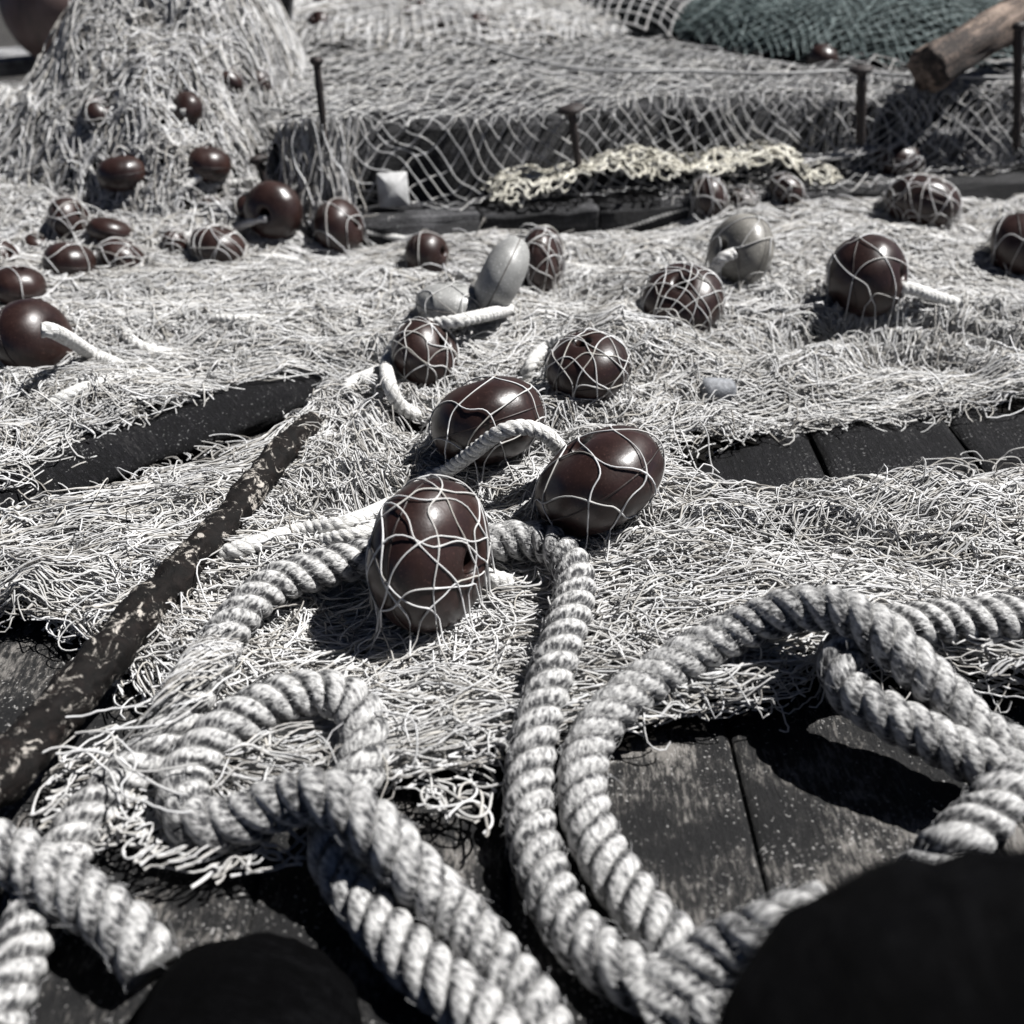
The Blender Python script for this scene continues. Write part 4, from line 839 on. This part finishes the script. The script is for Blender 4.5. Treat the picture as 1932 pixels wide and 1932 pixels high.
line([(1560, 890), (1640, 905), (1760, 930), (1880, 905)], .014, 'thin rope half hidden in the near net below the right gap', .004)
line([(80, 285), (150, 292), (230, 300)], .010, 'thin line across the mound above the left shelf float', .012)

# ------------------------------------------------------------------ rusty bar
def rusty_bar():
    pts = [P(-80, 1520, .045), P(60, 1400, .044), P(250, 1180, .050), P(420, 990, .056), P(525, 860, .062), P(575, 812, .055), P(610, 775, .030)]
    c, s = catmull(pts, .0028); T, Nn, B = frames(c); n = 30; a = np.linspace(0, 2*PI, n, endpoint=False); t = s/s[-1]
    r = np.interp(t, [0, .25, .55, .85, 1], [.0205, .0172, .0148, .0125, .010])
    nz = .16*N1(s[:, None]*55, np.cos(a)[None]*2.2+5)+.09*N2(s[:, None]*120+3, np.sin(a)[None]*4+9)+.07*N3(s[:, None]*230, a[None]*3)+.12*np.maximum(0, N4(s[:, None]*70, np.sin(a+1)[None]*2))
    rr = r[:, None]*(1+nz); V = c[:, None]+rr[..., None]*(np.cos(a)[None, :, None]*Nn[:, None]+np.sin(a)[None, :, None]*B[:, None])
    V = V.reshape(-1, 3); f = grid_faces(len(c), n, True); V = np.vstack([V, c[0], c[-1]]); N0 = len(V)
    tr = [[N0-2, (j+1) % n, j] for j in range(n)]+[[N0-1, (len(c)-1)*n+j, (len(c)-1)*n+(j+1) % n] for j in range(n)]
    o = raw_mesh('rusty_bar', V, f, M['rust'], tris=tr); tag(o, 'long flaking rusty iron bar slanting across the net at the left', 'bar')
rusty_bar()
# ------------------------------------------------------------------ nails
def nail(bx, by, tx, ty, hw, label, r=.006, off=None):
    d = ray(bx, by)
    if off is None: b = surf(bx, by, 0.0)
    else: n3 = np.array([n1[0], n1[1], 0]); q0 = np.array([S1a[0], S1a[1], 0])+n3*off; b = CAM+d*(np.dot(q0-CAM, n3)/np.dot(d, n3))
    d = ray(tx, ty); t = CAM+d*(b[1]/d[1]); b = b.copy(); b[2] -= .03
    root = empty('iron_spike', b, label, 'nail', 'iron spikes driven into the timbers'); px = depth(t)/F; hr = hw*px*.5; ax = (t-b)/np.linalg.norm(t-b)
    k = np.linspace(0, 1, 12)[:, None]; c = b*(1-k)+t*k; V, Q = tubes(c[None], np.linspace(r*.8, r, 12)[None]*(1+.08*R_.normal(0, 1, 12)), 10); raw_mesh('shank', V, Q, M['iron'], root)
    prof = [(0, -.004), (hr*.55, -.006), (hr, -.002), (hr*1.02, .002), (hr*.75, .006), (0, .008)]; n = 16; e1, e2, e3 = basis(ax); a = np.linspace(0, 2*PI, n, endpoint=False)
    V = np.array([t+e1*pr*math.cos(q)*(1+.12*math.sin(3*q+bx))+e2*pr*math.sin(q)+e3*pz for pr, pz in prof for q in a]); raw_mesh('head', V, grid_faces(len(prof), n, True), M['iron'], root)
nail(612, 246, 597, 116, 24, 'rusty spike with small head at the left end of the ledge', .006, .05)
nail(1095, 300, 1078, 207, 52, 'rusty spike with wide mushroom head above the cream net', .0075, .035)
nail(1629, 236, 1626, 132, 44, 'dark thick spike standing behind the right skein', .0095, .04)
nail(517, 385, 487, 302, 34, 'leaning spike rising behind the glossy bare float', .006)
nail(1926, 245, 1922, 50, 26, 'tall dark spike at the right picture edge', .008, .03)
# ------------------------------------------------------------------ small things
t0 = along(S2OFF-.052, float(np.dot(P(735, 345, .12)[:2]-S1a[:2], d1)), .125)
V = []; w, h_, th_ = .024, .026, .006
p = rect_prof(-w, w, -h_, h_, .003)
o = sweep_profile('plastic_tag', t0+np.array([n1[0], n1[1], -.5])*.012, t0+np.array([n1[0], n1[1], -.8])*.004, p, M['tag'], 4, .0006, capd=.0); tag(o, 'small square white plastic tag behind the coarse mesh', 'tag')
c0 = surf(1318, 735, -.001); c1 = surf(1388, 738, -.001); tt = np.linspace(0, 1, 14); rr = .015*np.sqrt(np.clip(1-(2*tt-1)**6, .05, 1)); V, Q = tubes((c0[None]*(1-tt[:, None])+c1[None]*tt[:, None])[None], rr[None], 18)
o = raw_mesh('net_weight', V, Q, M['lead']); tag(o, 'grey cylindrical net weight lying in the strands right of centre', 'weight')
# large buoy at the top left
def big_buoy():
    p = P(128, 22, .15); p = P(128, 5, .28); a = 122*depth(p)/F; root = empty('large_buoy', p*[1, 1, 0]+[0, 0, p[2]-a], 'large faded brown round buoy at the top left corner', 'buoy')
    th = np.linspace(0, PI, 40); ph = np.linspace(0, 2*PI, 56, endpoint=False); X = a*np.sin(th)[:, None]*np.cos(ph)[None]*1.0; Y = a*np.sin(th)[:, None]*np.sin(ph)[None]; Z = a*.97*np.cos(th)[:, None]+0*X
    d = 1+.02*N1(X*6+3, Y*6+Z*5); o = raw_mesh('body', np.stack([X*d, Y*d, Z*d], -1).reshape(-1, 3), grid_faces(40, 56, True)[:, ::-1], M['buoy']); o.location = tuple(p); o.parent = root; o.matrix_parent_inverse = Matrix.Translation(root.location).inverted()
    f = camvec(.18, .2, .9); q = p+f*a*.99; e1, e2, e3 = basis(f); n = 20; aa = np.linspace(0, 2*PI, n, endpoint=False); rs = [(0, .006), (.012, .012), (.024, .010), (.03, -.004)]
    V = np.array([q+e1*r*math.cos(x)+e2*r*math.sin(x)+e3*z for r, z in rs for x in aa]); raw_mesh('plug', V, grid_faces(4, n, True), M['iron'], root)
big_buoy()
# planks lying behind the mound at far left, dark upright boards between mound and pale heap
o = sweep_profile('loose_plank', P(-120, 125, .14), P(260, 95, .14), rect_prof(-.10, .10, -.02, .015, .006), M['greybeam'], 30, .003, seed=3); tag(o, 'grey plank lying under the large buoy at the far left', 'plank')
pz = P(470, 95, .12)
for k in range(4):
    a = P(395+k*2, 62-k*24, .30-.0*k); 
bd = Acc()
o = sweep_profile('dark_crosspiece', P(400, 30, .30), P(545, 60, .27), rect_prof(-.05, .05, -.12, .10, .01), M['beam'], 30, .006, seed=9); tag(o, 'dark grooved wood block between the mound and the pale net heap', 'timber')
o = sweep_profile('driftwood_log', P(1752, 132, .26), P(2010, -20, .36), round_prof(.038, .036, 20, .08), M['tanlog'], 50, .008, seed=11); tag(o, 'tan and brown driftwood log slanting in the top right corner', 'log')
o = sweep_profile('dark_stump', P(1800, 40, .26), P(1800, 40, .26)+np.array([.0, .12, .20]), round_prof(.06, .06, 20, .06), M['black'], 16, .006, seed=12); tag(o, 'black stump behind the teal net at the top right', 'stump')
# ------------------------------------------------------------------ light, sky, camera
SUN = np.array([.52, .10, .82]); SUN /= np.linalg.norm(SUN); elev = math.asin(SUN[2]); azr = math.atan2(SUN[0], SUN[1])
l = bpy.data.lights.new('sun', 'SUN'); l.energy = 5.0; l.angle = math.radians(.53); l.color = (1, .985, .965)
lo = bpy.data.objects.new('sun', l); COL.objects.link(lo); lo.rotation_euler = Vector(SUN).to_track_quat('Z', 'Y').to_euler(); lo.location = (2, 1, 3)
w = bpy.data.worlds.new('World'); SC.world = w; w.use_nodes = True; nt = w.node_tree; sk = nt.nodes.new('ShaderNodeTexSky'); sk.sky_type = 'NISHITA'; sk.sun_disc = False; sk.sun_elevation = elev; sk.sun_rotation = azr; sk.air_density = .14; sk.dust_density = .2; sk.altitude = 1500
nt.links.new(sk.outputs['Color'], nt.nodes['Background'].inputs['Color']); nt.nodes['Background'].inputs['Strength'].default_value = .05
cd = bpy.data.cameras.new('camera'); co = bpy.data.objects.new('camera', cd); COL.objects.link(co); co.location = (0, 0, HC); co.rotation_euler = (PI/2-TH, 0, 0)
cd.sensor_width = 36; cd.lens = 36*F/1932; cd.clip_start = .02; cd.clip_end = 200
cd.dof.use_dof = True; cd.dof.focus_distance = 1.02; cd.dof.aperture_fstop = cd.lens/8.5
SC.camera = co
SC.cycles.diffuse_bounces = 2
SC.view_settings.view_transform = 'Standard'; SC.view_settings.look = 'None'; SC.view_settings.exposure = .92; SC.view_settings.gamma = 1
SC.render.resolution_x = SC.render.resolution_y = 1024
